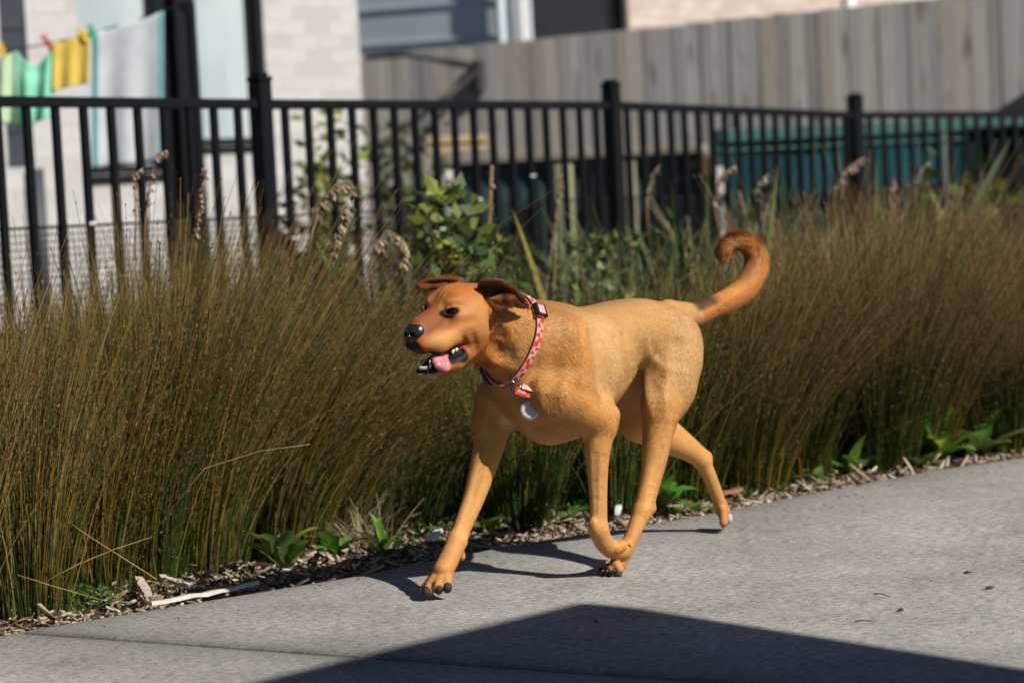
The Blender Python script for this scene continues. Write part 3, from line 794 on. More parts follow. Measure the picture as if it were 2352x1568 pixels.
        s = np.cross(dd, q); s /= np.linalg.norm(s, axis=1)[:, None] + 1e-9
        quad = np.stack([p, p + dd * (L * .5)[:, None] + s * w[:, None], p + dd * L[:, None], p + dd * (L * .5)[:, None] - s * w[:, None]], 1)
        SV.append(quad.reshape(-1, 3)); SC.append(np.repeat(np.clip(c, .004, 1), 4, axis=0))
    SV = np.concatenate(SV); SC = np.concatenate(SC)
    o = link('rush_seed_heads', mesh_np('rush_seed_heads', SV, np.arange(len(SV)).reshape(-1, 4), SEED_MAT, SC))
    tag(o, 'brown seed heads and joints all over the rush stems', 'rushes', kind='stuff')
    print('stems', n)
rush_bed()

# a few long stray stems leaning out over the mulch ---------------------------
def stray(px_pts, Y0, Y1, label, c=(.34, .20, .075), r=.0013):
    n = len(px_pts); pts = [at_depth(x, y, Y0 + (Y1 - Y0) * i / (n - 1)) for i, (x, y) in enumerate(px_pts)]
    o = MB().tube(pts, [r * (1 - .5 * i / (n - 1)) for i in range(n)], 5).build('stray_stem', simple('straw_stem', c, .6, .3, .2, 60), smooth=True)
    tag(o, label, 'rush stem', 'stray rush stems')
stray([(360, 1330), (250, 1260), (195, 1225), (155, 1195)], 5.02, 5.05, 'stray golden stem leaning left over the mulch at the bed\'s edge')
stray([(95, 1340), (180, 1295), (260, 1262), (350, 1232)], 4.98, 5.05, 'stray straw stem leaning right above the mulch, nearest the left corner')
stray([(40, 1320), (120, 1345), (215, 1372), (230, 1376)], 4.96, 4.96, 'fallen straw stem lying low at the left end of the mulch')
stray([(330, 1250), (470, 1075), (600, 1035), (765, 1013)], 5.05, 5.0, 'long thin stem arching right in front of the rushes')
# mulch --------------------------------------------------------------------------
def mulch():
    rng = np.random.default_rng(5); n = 15000
    s = rng.uniform(_cum[2] - .9, _cum[-3] + 2.4, n); b = .015 + np.abs(rng.normal(0, .32, n)) + .0
    P = edge_at(s, b); L = rng.uniform(.006, .022, n) * rng.choice([.7, 1, 2.0], n, p=[.55, .35, .1]); W = np.minimum(L * rng.uniform(.12, .38, n), .006); T = rng.uniform(.0008, .0025, n)
    yaw = rng.uniform(0, 2 * math.pi, n); pit = rng.normal(0, .30, n)
    ax = np.stack([np.cos(yaw) * np.cos(pit), np.sin(yaw) * np.cos(pit), np.sin(pit)], 1); ay = np.stack([-np.sin(yaw), np.cos(yaw), rng.normal(0, .35, n)], 1); ay /= np.linalg.norm(ay, axis=1)[:, None]
    az = np.cross(ax, ay)
    z = -.048 + np.abs(rng.normal(0, .014, n)) + np.abs(ax[:, 2]) * L * .5
    c = np.stack([P[:, 0], P[:, 1], z], 1)
    V = []
    for i in (-1, 1):
        for j in (-1, 1):
            for k in (-1, 1):
                tp = 1 - .35 * (i > 0) * rng.random(n)
                V.append(c + ax * (i * L)[:, None] + ay * (j * W * tp)[:, None] + az * (k * T)[:, None])
    V = np.stack(V, 1)
    f = np.array([(0, 1, 3, 2), (4, 6, 7, 5), (0, 4, 5, 1), (2, 3, 7, 6), (0, 2, 6, 4), (1, 5, 7, 3)])
    F = (np.arange(n)[:, None, None] * 8 + f[None]).reshape(-1, 4)
    pal = np.array([(.30, .225, .165), (.42, .335, .26), (.20, .14, .10), (.52, .45, .375), (.12, .085, .06), (.36, .26, .18)])
    col = pal[rng.choice(6, n, p=[.26, .24, .16, .10, .12, .12])] * rng.uniform(.75, 1.2, (n, 1))
    m = Mat('wood_chip', .9, .12); v = m.coord('Object', (1, 1, 1)); nz = m.noise(v, 240, 3); m.color(m.mix(m.attr(), m.ramp(nz, [(.3, (.7, .7, .7)), (.7, (1.2, 1.2, 1.2))]), .8, 'MULTIPLY'))
    o = link('mulch', mesh_np('mulch', V.reshape(-1, 3), F, m.m, np.repeat(col, 8, axis=0))); tag(o, 'bark and wood chip mulch strewn along the path edge', 'mulch', kind='stuff')
mulch()

def path_grit():
    rng = np.random.default_rng(15); n = 420
    s = rng.uniform(_cum[2] - .4, _cum[-3] + .8, n); b = -np.abs(rng.normal(0, .10, n)) - .01; far = rng.random(n) < .25; b[far] = -rng.uniform(.1, 1.6, int(far.sum()))
    P = edge_at(s, b); r = rng.uniform(.0008, .0030, n); r[far] *= .7
    V = np.zeros((n, 5, 3)); a0 = rng.uniform(0, 6.28, n); el = rng.uniform(.3, 1, n)
    for k in range(4):
        a = a0 + k * math.pi / 2; q = r * (1 if k % 2 else 1) * np.where(k % 2, el, 1.6)
        V[:, k] = np.stack([P[:, 0] + np.cos(a) * q, P[:, 1] + np.sin(a) * q, np.full(n, .0003)], 1)
    V[:, 4] = np.stack([P[:, 0], P[:, 1], r * .9 + .0004], 1)
    F = (np.arange(n)[:, None, None] * 5 + np.array([(0, 1, 4), (1, 2, 4), (2, 3, 4), (3, 0, 4)])[None]).reshape(-1, 3)
    pal = np.array([(.22, .16, .11), (.10, .075, .05), (.36, .30, .24), (.05, .045, .035)]); c = pal[rng.integers(0, 4, n)] * rng.uniform(.7, 1.3, (n, 1))
    o = link('path_grit', mesh_np('path_grit', V.reshape(-1, 3), F, DRY_MAT, np.repeat(c, 5, axis=0))); tag(o, 'crumbs of bark and grit strewn on the concrete path', 'grit', kind='stuff')

# leaf shapes ---------------------------------------------------------------------
LEAF_MAT = foliage_mat('broad_leaf', .30, .45)
DRY_MAT = foliage_mat('dry_leaf', .25, .85)
path_grit()
def leaf_mesh(name, L, W, mat, col, curl=.5, fold=.25, droop=.6, seed=0, segs=7, wave=.0, pointed=1.0):
    """blade along +X rising in Z, arching over; midrib fold"""
    rs = random.Random(seed); V = []; C = []; F = []
    a = 0.0; x = z = 0.0
    for i in range(segs + 1):
        t = i / segs; ang = droop * (1.25 - 2.0 * t * curl * 1.6)
        if i: x += L / segs * math.cos(ang); z += L / segs * math.sin(ang)
        w = W * (math.sin(math.pi * min(1, (.12 + .88 * t)) ** (1.0 / pointed)) if pointed != 0 else (1 - t)) + W * .04
        if i == segs: w = W * .03
        wv = wave * math.sin(t * 17 + rs.random())
        for k in (-1, 0, 1):
            V.append((x, k * w * (1 + wv), z + abs(k) * w * fold + (k * wv * w * .5)))
            b = (1.15 if k == 0 else 1.0) * rs.uniform(.88, 1.12); C.append(tuple(c * b for c in col))
    for i in range(segs):
        for k in range(2):
            o = i * 3 + k; F.append((o, o + 3, o + 4, o + 1))
    return mesh_np(name, np.array(V), np.array(F), mat, np.array(C), smooth=True)

def weed(px, py, label, n=8, L=.10, W=.020, col=(.11, .23, .035), seed=0, up=.9, off=.02):
    L *= 1.25; W *= 1.25; col = (col[0] * 1.15, col[1] * .98, col[2] * 1.1)
    p = on_z(px, py, -.045); rs = random.Random(seed); root = empty('broadleaf_weed', (p.x, p.y, -.045), rs.uniform(0, 6)); tag(root, label, 'weed', 'weeds along the path edge')
    for i in range(n):
        l = L * rs.uniform(.7, 1.2); c = tuple(x * rs.uniform(.75, 1.35) for x in col)
        me = leaf_mesh('leaf', l, W * rs.uniform(.8, 1.2), LEAF_MAT, c, rs.uniform(.15, .50), .35, up * 1.15 * rs.uniform(.7, 1.15), seed * 50 + i, wave=.18)
        link('leaf', me, root, (0, 0, 0), (rs.uniform(-.2, .2), 0, 2 * math.pi * i / n + rs.uniform(-.3, .3)))
weed(655, 1318, 'bright green weed rosette in the mulch left of the dog\'s front paw', 9, .115, .022, (.16, .28, .05), seed=1, up=1.05)
weed(776, 1280, 'small green weed beside the tuft of dead grass', 5, .075, .016, seed=2)
weed(880, 1278, 'upright pale green weed at the kerb behind the front paw', 5, .08, .015, seed=3, up=1.2)
weed(905, 1285, 'low dark weed hugging the path behind the front paw', 7, .06, .018, (.05, .10, .02), seed=4, up=.5)
weed(1225, 1205, 'pale yellow-green weed under the dog\'s chest', 6, .085, .022, (.14, .20, .05), seed=5, up=.8)
weed(1120, 1235, 'small dark green weed between the dog\'s front legs', 6, .06, .016, (.05, .12, .02), seed=6)
weed(1515, 1190, 'large green weed behind the dog\'s hind leg', 8, .13, .024, (.085, .19, .03), seed=7, up=1.15)
weed(1560, 1185, 'leafy weed spreading onto the path below the raised hind leg', 6, .09, .022, (.10, .20, .035), seed=8, up=.5)
weed(1955, 1104, 'single-stemmed green weed by the far path edge', 5, .11, .017, (.10, .18, .03), seed=9, up=1.25)
weed(2165, 1075, 'tall bright green weed at the far end of the path', 9, .17, .026, (.11, .20, .03), seed=10, up=1.15)
weed(2240, 1062, 'spreading light green weed second from the right edge', 8, .14, .026, (.12, .20, .035), seed=11, up=.8)
weed(2310, 1045, 'yellow-green weed at the far right of the path edge', 6, .10, .022, (.16, .20, .05), seed=12, up=.8)
weed(1700, 1150, 'low green weed patch just right of the raised hind paw', 8, .07, .015, (.07, .14, .03), seed=13, up=.5)

weed(2110, 1085, 'low spreading weed before the tall one at the far end', 7, .09, .020, (.12, .19, .04), seed=14, up=.6)
weed(1870, 1122, 'small pale weed tucked under the right-hand rushes', 5, .07, .016, (.11, .17, .04), seed=15, up=1.0)
weed(2040, 1092, 'upright narrow weed among the chips at right', 5, .09, .015, (.09, .17, .03), seed=16, up=1.2)
weed(1330, 1205, 'small green weed behind the dog\'s folded front leg', 6, .06, .016, (.08, .16, .03), seed=17, up=.8)
def tiny_herbs():
    rng = np.random.default_rng(9); V = []; C = []
    for (px, py, r, k) in ((75, 1428, .10, 240), (190, 1408, .09, 200), (120, 1400, .10, 160), (420, 1385, .05, 60), (330, 1390, .05, 60), (560, 1360, .04, 40), (720, 1240, .08, 120), (1000, 1255, .10, 160), (1090, 1240, .10, 160), (1330, 1200, .12, 200), (1400, 1192, .10, 140), (1650, 1160, .14, 260), (1850, 1120, .12, 160), (2080, 1080, .14, 200), (2250, 1052, .12, 160)):
        c = on_z(px, py, -.045); a = rng.uniform(0, 6.28, k); q = r * np.sqrt(rng.random(k))
        b = np.stack([c.x + q * np.cos(a), c.y + abs(1) * q * np.sin(a) * .6 + r * .3, -.045 + rng.uniform(.0, .05, k)], 1)
        d = rng.normal(0, 1, (k, 3)); d[:, 2] = np.abs(d[:, 2]) + .3; d /= np.linalg.norm(d, axis=1)[:, None]; s = np.cross(d, rng.normal(0, 1, (k, 3))); s /= np.linalg.norm(s, axis=1)[:, None]
        L = rng.uniform(.008, .020, k); w = L * .22
        V.append(np.stack([b, b + d * (L * .5)[:, None] + s * w[:, None], b + d * L[:, None], b + d * (L * .5)[:, None] - s * w[:, None]], 1).reshape(-1, 3))
        C.append(np.repeat(np.array((.06, .125, .022)) * rng.uniform(.6, 1.6, (k, 1)), 4, axis=0))
    V = np.concatenate(V); o = link('ground_herbs', mesh_np('ground_herbs', V, np.arange(len(V)).reshape(-1, 4), LEAF_MAT, np.concatenate(C))); tag(o, 'tiny green herbs sprouting through the mulch', 'ground cover', kind='stuff')
tiny_herbs()

def dead_tuft(px, py, label, seed):
    rng = np.random.default_rng(seed); p = on_z(px, py, -.05); n = 130
    base = np.zeros((n, 3)); base[:] = (p.x, p.y, -.05); base[:, :2] += rng.normal(0, .03, (n, 2))
    lean = rng.normal(0, .9, (n, 2)) + np.array((-.2, -.1)); h = rng.uniform(.06, .15, n)
    col = np.array((.40, .31, .20)) * rng.uniform(.6, 1.25, (n, 1)); V, F, C = ribbons(base, lean, h, np.full(n, .0011), rng, 4, 1.2, col, col)
    o = link('dead_grass_tuft', mesh_np('dead_grass_tuft', V.reshape(-1, 3), F, DRY_MAT, C.reshape(-1, 3))); tag(o, label, 'grass tuft', 'dead grass tufts')
dead_tuft(835, 1262, 'straw coloured tuft of dead grass left of the dog\'s front leg', 3)

# flax, shrubs and dry stalks behind the rushes ---------------------------------------
def flax(px, Y, label, leaves, seed):
    p = at_depth(px, 700, Y); rs = random.Random(seed); root = empty('flax_plant', (p.x, p.y, -.05)); tag(root, label, 'flax', 'flax plants behind the rushes')
    for i, (dx, ht, lean, w, c) in enumerate(leaves):
        # leaf: strap from the base to a tip; lean in picture x
        V = []; C = []; F = []; n = 10; sd = Vector((.9, -.4, 0)).normalized() if rs.random() < .5 else Vector((.8, .6, 0)).normalized()
        for k in range(n + 1):
            t = k / n; q = Vector((dx + lean * t ** 1.6, rs.uniform(-.003, .003) - .05 * t, ht * (t - .18 * abs(lean) * t * t))); ww = w * (1 - t ** 3) * (.75 + .5 * min(1, t * 3)) + .0006
            V += [q - sd * ww, q + Vector((0, .35 * ww, 0)), q + sd * ww]; b = rs.uniform(.9, 1.1); C += [tuple(x * b for x in c)] * 3
        for k in range(n):
            for j in range(2): F.append((k * 3 + j, k * 3 + j + 1, k * 3 + 4 + j, k * 3 + 3 + j))
        link('leaf', mesh_np('leaf', np.array(V), np.array(F), LEAF_MAT, np.array(C), smooth=True), root)
    return root
g1 = (.085, .130, .045); g2 = (.15, .19, .07); g3 = (.055, .095, .04); br = (.28, .19, .09); yl = (.30, .24, .05)
flax(150, 6.6, 'flax with two long thin leaves leaning left before the railing', [(-.05, .66, -.16, .010, g2), (-.02, .50, -.25, .011, g1), (.02, .62, .14, .010, g2), (.05, .55, .20, .010, g1), (.02, .58, -.04, .010, g3)], 1)
flax(300, 6.5, 'flax with dark folded leaves behind the left rushes', [(.0, .62, -.06, .013, g3), (.04, .60, .10, .012, g1), (-.04, .66, .05, .010, br), (.08, .55, .16, .012, g3)], 2)
flax(530, 6.6, 'flax with pale yellowing leaves behind the tallest rushes', [(-.05, .58, .02, .013, g2), (.0, .60, .05, .014, g1), (.05, .62, .03, .012, yl), (.10, .58, .06, .012, g2)], 3)
flax(640, 6.3, 'flax with one long green leaf leaning right beside the fence post', [(.0, .88, .22, .016, g2), (.04, .66, .26, .012, g1), (-.05, .60, .04, .012, g3)], 4)
flax(1290, 7.6, 'flax with a yellow-green leaf leaning left behind the dog\'s back', [(.02, .82, -.16, .013, yl), (.06, .60, .06, .012, g1), (-.04, .55, -.05, .012, g2), (.12, .58, .14, .012, g3)], 5)
flax(1480, 8.0, 'flax with broad pale leaves behind the dog\'s rump', [(-.14, .68, -.12, .018, g1), (-.06, .74, -.02, .018, g2), (.02, .70, .10, .018, g1), (.10, .72, .16, .016, g2), (.16, .60, .22, .016, g3)], 6)
flax(1690, 8.4, 'flax with upright sword leaves above the dog\'s tail', [(-.16, .86, -.05, .020, g1), (-.08, .92, .0, .020, g2), (.0, .84, .06, .018, g3), (.08, .90, .08, .018, g2), (.14, .80, .16, .018, g1), (-.20, .72, -.16, .018, g3)], 7)
flax(2010, 9.3, 'flax with thin upright leaves before the teal wall', [(-.10, .84, -.05, .014, g2), (.0, .90, .02, .014, g1), (.10, .86, .06, .014, g2), (.18, .80, .12, .014, g1)], 8)
flax(2130, 9.4, 'flax with one cut leaf slanting right over the teal wall', [(.0, 1.0, .34, .030, (.20, .24, .11)), (-.05, .82, .06, .014, g1), (.06, .84, .10, .014, g3)], 9)

def shrub(px, py_top, Y, rx, label, n, leafL, cols, seed, z0=-.05, name='shrub'):
    rng = np.random.default_rng(seed); p = at_depth(px, py_top, Y); zt = p.z; h = zt - z0; root = empty(name, (p.x, p.y, z0)); tag(root, label, 'shrub')
    # branching stems
    rs = random.Random(seed); tips = []; mb = MB()
    for i in range(9):
        a = rs.uniform(0, 6.28); tip = Vector((math.cos(a) * rx * rs.uniform(.2, .9), math.sin(a) * rx * rs.uniform(.2, .9), h * rs.uniform(.6, .97)))
        mid = Vector((tip.x * .4, tip.y * .4, tip.z * .5)); mb.tube([(0, 0, 0), mid, tip], [.010, .007, .003], 6); tips += [mid, tip, mid.lerp(tip, .5)]
    mb.build('stem', simple(name + '_bark', (.12, .085, .055), .9, .1, .2, 30), root, smooth=True)
    T = np.array([tuple(t) for t in tips]); k = n
    c = T[rng.integers(0, len(T), k)] + rng.normal(0, 1, (k, 3)) * np.array((rx * .30, rx * .30, h * .11)); c[:, 2] = np.clip(c[:, 2], .02, h)
    d = rng.normal(0, 1, (k, 3)); d[:, 2] = d[:, 2] * .6 + .35; d /= np.linalg.norm(d, axis=1)[:, None]; s = np.cross(d, rng.normal(0, 1, (k, 3))); s /= np.linalg.norm(s, axis=1)[:, None]; nn = np.cross(d, s)
    L = leafL * rng.uniform(.6, 1.25, k); w = L * .27
    v = np.stack([c, c + d * (L * .45)[:, None] + s * w[:, None] + nn * (w * .3)[:, None], c + d * L[:, None], c + d * (L * .45)[:, None] - s * w[:, None] + nn * (w * .3)[:, None]], 1).reshape(-1, 3)
    cc = np.array(cols)[rng.integers(0, len(cols), k)] * rng.uniform(.7, 1.3, (k, 1))
    o = link('foliage', mesh_np('foliage', v, np.arange(k * 4).reshape(-1, 4), LEAF_MAT, np.repeat(cc, 4, axis=0)), root); o['kind'] = 'stuff'
    return root
shrub(745, 262, 10.6, .12, 'yellow-green climbing shrub against the white brick behind the railing', 420, .075, [(.26, .30, .045), (.17, .23, .04), (.33, .34, .07), (.10, .15, .03)], 1)
shrub(700, 440, 9.9, .16, 'dark leafy shrub at the foot of the fence post', 500, .06, [(.06, .10, .025), (.10, .15, .04)], 11)
shrub(935, 295, 11.6, .20, 'olive green shrub behind the railing at the brick corner', 1400, .055, [(.075, .10, .025), (.12, .135, .035), (.05, .07, .02), (.16, .16, .05)], 2)
shrub(1060, 445, 7.3, .17, 'glossy citrus-like bush with yellow-green leaves behind the dog\'s head', 520, .070, [(.22, .24, .035), (.30, .29, .05), (.11, .16, .03), (.06, .10, .025), (.26, .28, .07)], 3, name='citrus_bush')
shrub(1065, 560, 7.1, .20, 'dark green undergrowth below the citrus-like bush', 700, .055, [(.035, .065, .02), (.06, .10, .03), (.09, .15, .04)], 4)
def strap_tuft(px, py_top, Y, label, seed, cols, n=90, spread=.55, w=.0042):
    rng = np.random.default_rng(seed); p = at_depth(px, py_top, Y); h0 = p.z + .05
    base = np.zeros((n, 3)); base[:, :2] = np.array((p.x, p.y)) + rng.normal(0, .07, (n, 2)); base[:, 2] = -.05
    lean = rng.normal(0, spread, (n, 2)); h = h0 * rng.uniform(.55, 1.05, n)
    c = np.array(cols)[rng.integers(0, len(cols), n)] * rng.uniform(.7, 1.3, (n, 1))
    V, F, C = ribbons(base, lean, h, w * rng.uniform(.6, 1.3, n), rng, 6, 1.9, c * .6, c)
    o = link('grass_tuft', mesh_np('grass_tuft', V.reshape(-1, 3), F, LEAF_MAT, C.reshape(-1, 3))); tag(o, label, 'grass tuft', 'strappy weeds behind the rushes')
_st = [(.15, .19, .06), (.10, .15, .045), (.22, .23, .09), (.07, .11, .03), (.30, .25, .14)]
strap_tuft(1180, 540, 7.9, 'strappy weeds just right of the citrus-like bush', 1, _st)
strap_tuft(1260, 560, 7.7, 'strappy weeds above the dog\'s withers', 2, _st)
strap_tuft(1350, 500, 8.2, 'strappy weeds above the dog\'s back', 3, _st)
strap_tuft(1430, 480, 8.4, 'strappy pale weeds below the second fence post', 4, _st)
strap_tuft(1500, 490, 8.5, 'strappy weeds left of the flax with sword leaves', 5, _st)
strap_tuft(1580, 480, 8.7, 'strappy weeds below the rusty garden post', 6, _st)
strap_tuft(870, 600, 7.0, 'strappy weeds at the foot of the curled dry stalk', 7, _st)
_dt = [(.30, .23, .14), (.20, .20, .09), (.12, .15, .05), (.36, .28, .18), (.10, .13, .045)]
strap_tuft(1680, 440, 9.2, 'tangled dry and green weeds before the white stake', 21, _dt, 70, .45)
strap_tuft(1770, 440, 9.4, 'tangled weeds right of the flax with sword leaves', 22, _dt, 70, .45)
strap_tuft(1860, 435, 9.7, 'tangled weeds left of the arching dry seed head', 23, _dt, 70, .45)
strap_tuft(1960, 425, 10.0, 'tangled weeds at the foot of the third fence post', 24, _dt, 70, .45)
strap_tuft(2075, 425, 10.2, 'tangled weeds between the thin flax and the cut leaf', 25, _dt, 70, .45)
strap_tuft(2190, 425, 10.4, 'tangled weeds before the shade cloth', 26, _dt, 70, .45)
strap_tuft(2310, 425, 10.6, 'tangled weeds before the fence at the right edge', 27, _dt, 70, .45)
strap_tuft(790, 560, 7.3, 'tangled weeds below the withered flower spikes', 28, _dt, 60, .5)
strap_tuft(690, 560, 7.2, 'tangled weeds at the foot of the first fence post', 29, _st, 60, .5)
strap_tuft(990, 520, 8.6, 'tall weeds left of the citrus-like bush', 30, _st, 70, .5)
shrub(1400, 545, 8.0, .22, 'low leafy undergrowth behind the dog\'s back', 420, .045, [(.14, .17, .05), (.20, .22, .08), (.08, .12, .035), (.10, .14, .04)], 5)
shrub(2240, 345, 11.0, .22, 'drooping broad-leaved plant before the shade cloth at right', 120, .10, [(.08, .13, .02), (.20, .20, .02), (.05, .10, .02), (.10, .15, .03)], 7)

def dry_spike(pts, Y, label, seed, heads=26, r=.004, size=.030, c=(.36, .26, .17), droop=.6):
    size *= .62; heads = int(heads * 2.2)
    """dead flower stalk with withered seed capsules along its upper part"""
    rs = random.Random(seed); P = [at_depth(x, y, Y) for x, y in pts]; root = empty('dry_flower_stalk', P[0]); tag(root, label, 'dry stalk', 'dry stalks behind the rushes')
    Q = [p - P[0] for p in P]; n = len(Q)
    MB().tube(Q, [r * (1 - .6 * i / (n - 1)) for i in range(n)], 6).build('stem', simple('dead_stem', (.22, .15, .09), .9, .1, .25, 40), root, smooth=True)
    V = []; F = []; C = []
    for i in range(heads):
        t = rs.uniform(.35, 1.0) * (n - 1); k = min(int(t), n - 2); p = Q[k].lerp(Q[k + 1], t - k)
        L = size * rs.uniform(.6, 1.3); a = rs.uniform(0, 6.28); out = Vector((math.cos(a), math.sin(a) * .6, 0)) * L * .6; tip = p + out + Vector((0, 0, -L * droop * rs.uniform(.5, 1.5))); sd = Vector((math.sin(a), -math.cos(a), .3)) * L * .20; md = p.lerp(tip, .55)
        o = len(V); V += [tuple(p), tuple(md + sd), tuple(tip), tuple(md - sd), tuple(md + Vector((0, L * .12, L * .1)))]; F += [(o, o + 1, o + 4), (o + 1, o + 2, o + 4), (o + 2, o + 3, o + 4), (o + 3, o, o + 4)]
        b = rs.uniform(.55, 1.35); C += [tuple(x * b for x in c)] * 5
    o = link('seed_heads', mesh_np('seed_heads', np.array(V), np.array(F), DRY_MAT, np.array(C)), root); o['kind'] = 'stuff'
dry_spike([(700, 640), (715, 540), (735, 470), (770, 425), (800, 418), (812, 440)], 6.4, 'large withered flower spike drooping right beside the fence post', 1, 70, .005, .050)
dry_spike([(760, 660), (765, 600), (775, 540), (790, 490), (800, 470)], 6.3, 'second withered flower spike, below the drooping one', 2, 60, .004, .050)
dry_spike([(855, 680), (850, 610), (862, 560), (890, 530), (925, 548), (928, 600)], 6.6, 'curled pale dry leaves on a bent stalk left of the dog\'s ears', 3, 34, .005, .050, (.46, .36, .24), 1.0)
dry_spike([(445, 640), (450, 540), (465, 450), (470, 380)], 6.3, 'upright dead stalk with hanging husks before the black door', 4, 30, .004, .035)
dry_spike([(330, 620), (335, 500), (345, 420), (360, 355), (385, 345)], 6.4, 'thin dead stalk with a hooked tip in front of the towel', 5, 22, .0035, .035)
dry_spike([(310, 600), (312, 500), (308, 400), (330, 385)], 6.5, 'thin dead stalk left of the hooked one', 6, 16, .003, .035)
dry_spike([(1140, 700), (1120, 560), (1125, 480), (1130, 380)], 8.0, 'tall grey dead stem right of the citrus-like bush', 7, 16, .012, .04, (.34, .25, .20))
dry_spike([(1290, 690), (1270, 560), (1280, 470), (1290, 400)], 8.2, 'slender pinkish dead stem before the raised bed', 8, 22, .008, .04, (.34, .24, .20))
dry_spike([(1655, 560), (1640, 470), (1655, 405), (1690, 380)], 8.4, 'pale dry stalk bending right before the white stake', 9, 22, .006, .05, (.44, .33, .24))
dry_spike([(1750, 560), (1740, 470), (1745, 420), (1765, 400)], 8.4, 'pale dry stalk above the dog\'s tail', 10, 18, .006, .045, (.42, .36, .22))
dry_spike([(1905, 520), (1920, 430), (1950, 385), (1985, 362)], 9.2, 'arching dry seed head crossing the third fence post', 11, 30, .007, .05, (.42, .33, .26))
dry_spike([(2105, 520), (2100, 440), (2115, 390), (2135, 372)], 9.4, 'dry seed head standing before the teal wall', 12, 22, .006, .045, (.36, .30, .26))
dry_spike([(2050, 520), (2046, 450), (2055, 410)], 9.3, 'short pinkish seed head beside the thin flax', 13, 20, .006, .045, (.42, .32, .27))
dry_spike([(1490, 560), (1485, 470), (1500, 400), (1515, 380)], 8.8, 'thin dry stalk left of the rusty post', 14, 14, .005, .04, (.40, .34, .22))

# litter ---------------------------------------------------------------------------------
def flake(px, py, label, L, W, col, seed, rz=None, z=.002, name='dry_leaf', cat='leaf'):
    L *= .8; W *= .8
    p = on_z(px, py, 0); rs = random.Random(seed); V = []; F = []
    n = 9; top = []
    for i in range(n):
        a = 2 * math.pi * i / n; r = rs.uniform(.7, 1.1); V.append((math.cos(a) * L * r, math.sin(a) * W * r, z + rs.uniform(0, .004)))
    V.append((0, 0, z + .005)); V += [(x, y, z_ - .0015) for x, y, z_ in V[:n]]
    for i in range(n): F.append((i, (i + 1) % n, n)); F.append((n + 1 + i, n + 1 + (i + 1) % n, (i + 1) % n)); F.append((n + 1 + i, (i + 1) % n, i))
    F.append(tuple(range(2 * n, n, -1)))
    me = bpy.data.meshes.new(name); me.from_pydata(V, [], F); me.update(); me.materials.append(simple('litter_%d' % seed, col, .85, .15, .25, 120))
    o = link(name, me, None, p, (0, 0, rs.uniform(0, 3) if rz is None else rz)); tag(o, label, cat)
flake(2222, 1317, 'small olive leaf fragment on the path, upper of the right-hand cluster', .013, .007, (.06, .055, .03), 31)
flake(2274, 1352, 'curled brown leaf on the path near the right edge', .014, .006, (.10, .055, .025), 33, .3)
flake(2069, 1403, 'small dark leaf fragment on the path in front of the cluster', .011, .006, (.05, .045, .03), 34)
flake(1370, 1432, 'tiny brown crumb inside the roof\'s shadow edge', .007, .004, (.08, .06, .04), 36)
flake(2026, 1530, 'tiny pale chip lying in the shadow at lower right', .006, .004, (.35, .42, .46), 38)
def twig(px, py, px2, py2, label, seed):
    a = on_z(px, py, .004); b = on_z(px2, py2, .004); rs = random.Random(seed)
    pts = [a.lerp(b, t) + Vector((0, .007 * math.sin(t * 3.0 + seed), .003 * math.sin(t * 3.1))) for t in (0, .2, .4, .6, .8, 1)]
    o = MB().tube(pts, [.0012, .0012, .0011, .0010, .0008, .0005], 6).build('twig', simple('twig_bark_%d' % seed, (.09, .065, .04), .9, .1, .2, 60), smooth=True); tag(o, label, 'twig', 'twigs on the path')
twig(2008, 1365, 2046, 1370, 'thin curved twig on the right half of the path', 1)
twig(1965, 1428, 2010, 1426, 'straight pale twig lying below the curved one', 2)
def stick(px0, py0, px1, py1, w, label, col, seed):
    a = on_z(px0, py0, -.006); b = on_z(px1, py1, -.006); d = b - a; R_ = Matrix.Rotation(math.atan2(d.y, d.x), 3, 'Z')
    n = 8; mb = MB(); rs = random.Random(seed)
    pts = [a.lerp(b, t / n) + Vector((0, rs.uniform(-.004, .004), rs.uniform(0, .004))) for t in range(n + 1)]
    V = []; F = []; sd = R_ @ Vector((0, 1, 0))
    for i, p in enumerate(pts):
        ww = w * (.5 + .5 * math.sin(math.pi * (.15 + .7 * i / n))); V += [p - sd * ww, p + sd * ww, p + sd * ww + Vector((0, 0, .006)), p - sd * ww * .8 + Vector((0, 0, .008))]
    for i in range(n):
        for q in range(4): F.append((i * 4 + q, i * 4 + (q + 1) % 4, i * 4 + 4 + (q + 1) % 4, i * 4 + 4 + q))
    F += [(3, 2, 1, 0), (n * 4, n * 4 + 1, n * 4 + 2, n * 4 + 3)]
    o = mb.add(V, F).build('fallen_leaf_strip', simple('leaf_strip_%d' % seed, col, .85, .15, .2, 40)); tag(o, label, 'dry leaf', 'dry leaf strips along the path edge')
stick(345, 1392, 592, 1344, .012, 'long whitish dry leaf strip lying along the path edge', (.52, .47, .41), 1)
stick(372, 1330, 440, 1352, .012, 'short pale wood piece in the mulch above the long strip', (.50, .44, .38), 2)
stick(318, 1332, 340, 1372, .012, 'short upright pale wood piece left of the long strip', (.46, .39, .32), 3)
stick(1640, 1140, 1700, 1128, .018, 'reddish brown bark piece behind the raised hind leg', (.24, .11, .07), 4)
stick(1712, 1108, 1790, 1100, .030, 'dark brown bark chunk in the mulch right of the hind leg', (.14, .07, .05), 5)
stick(985, 1245, 1010, 1222, .012, 'white scrap of leaf standing in the mulch beside the front leg', (.66, .66, .66), 6)
stick(1418, 1182, 1424, 1152, .008, 'white feather-like scrap between the dog\'s hind legs', (.74, .75, .77), 7)
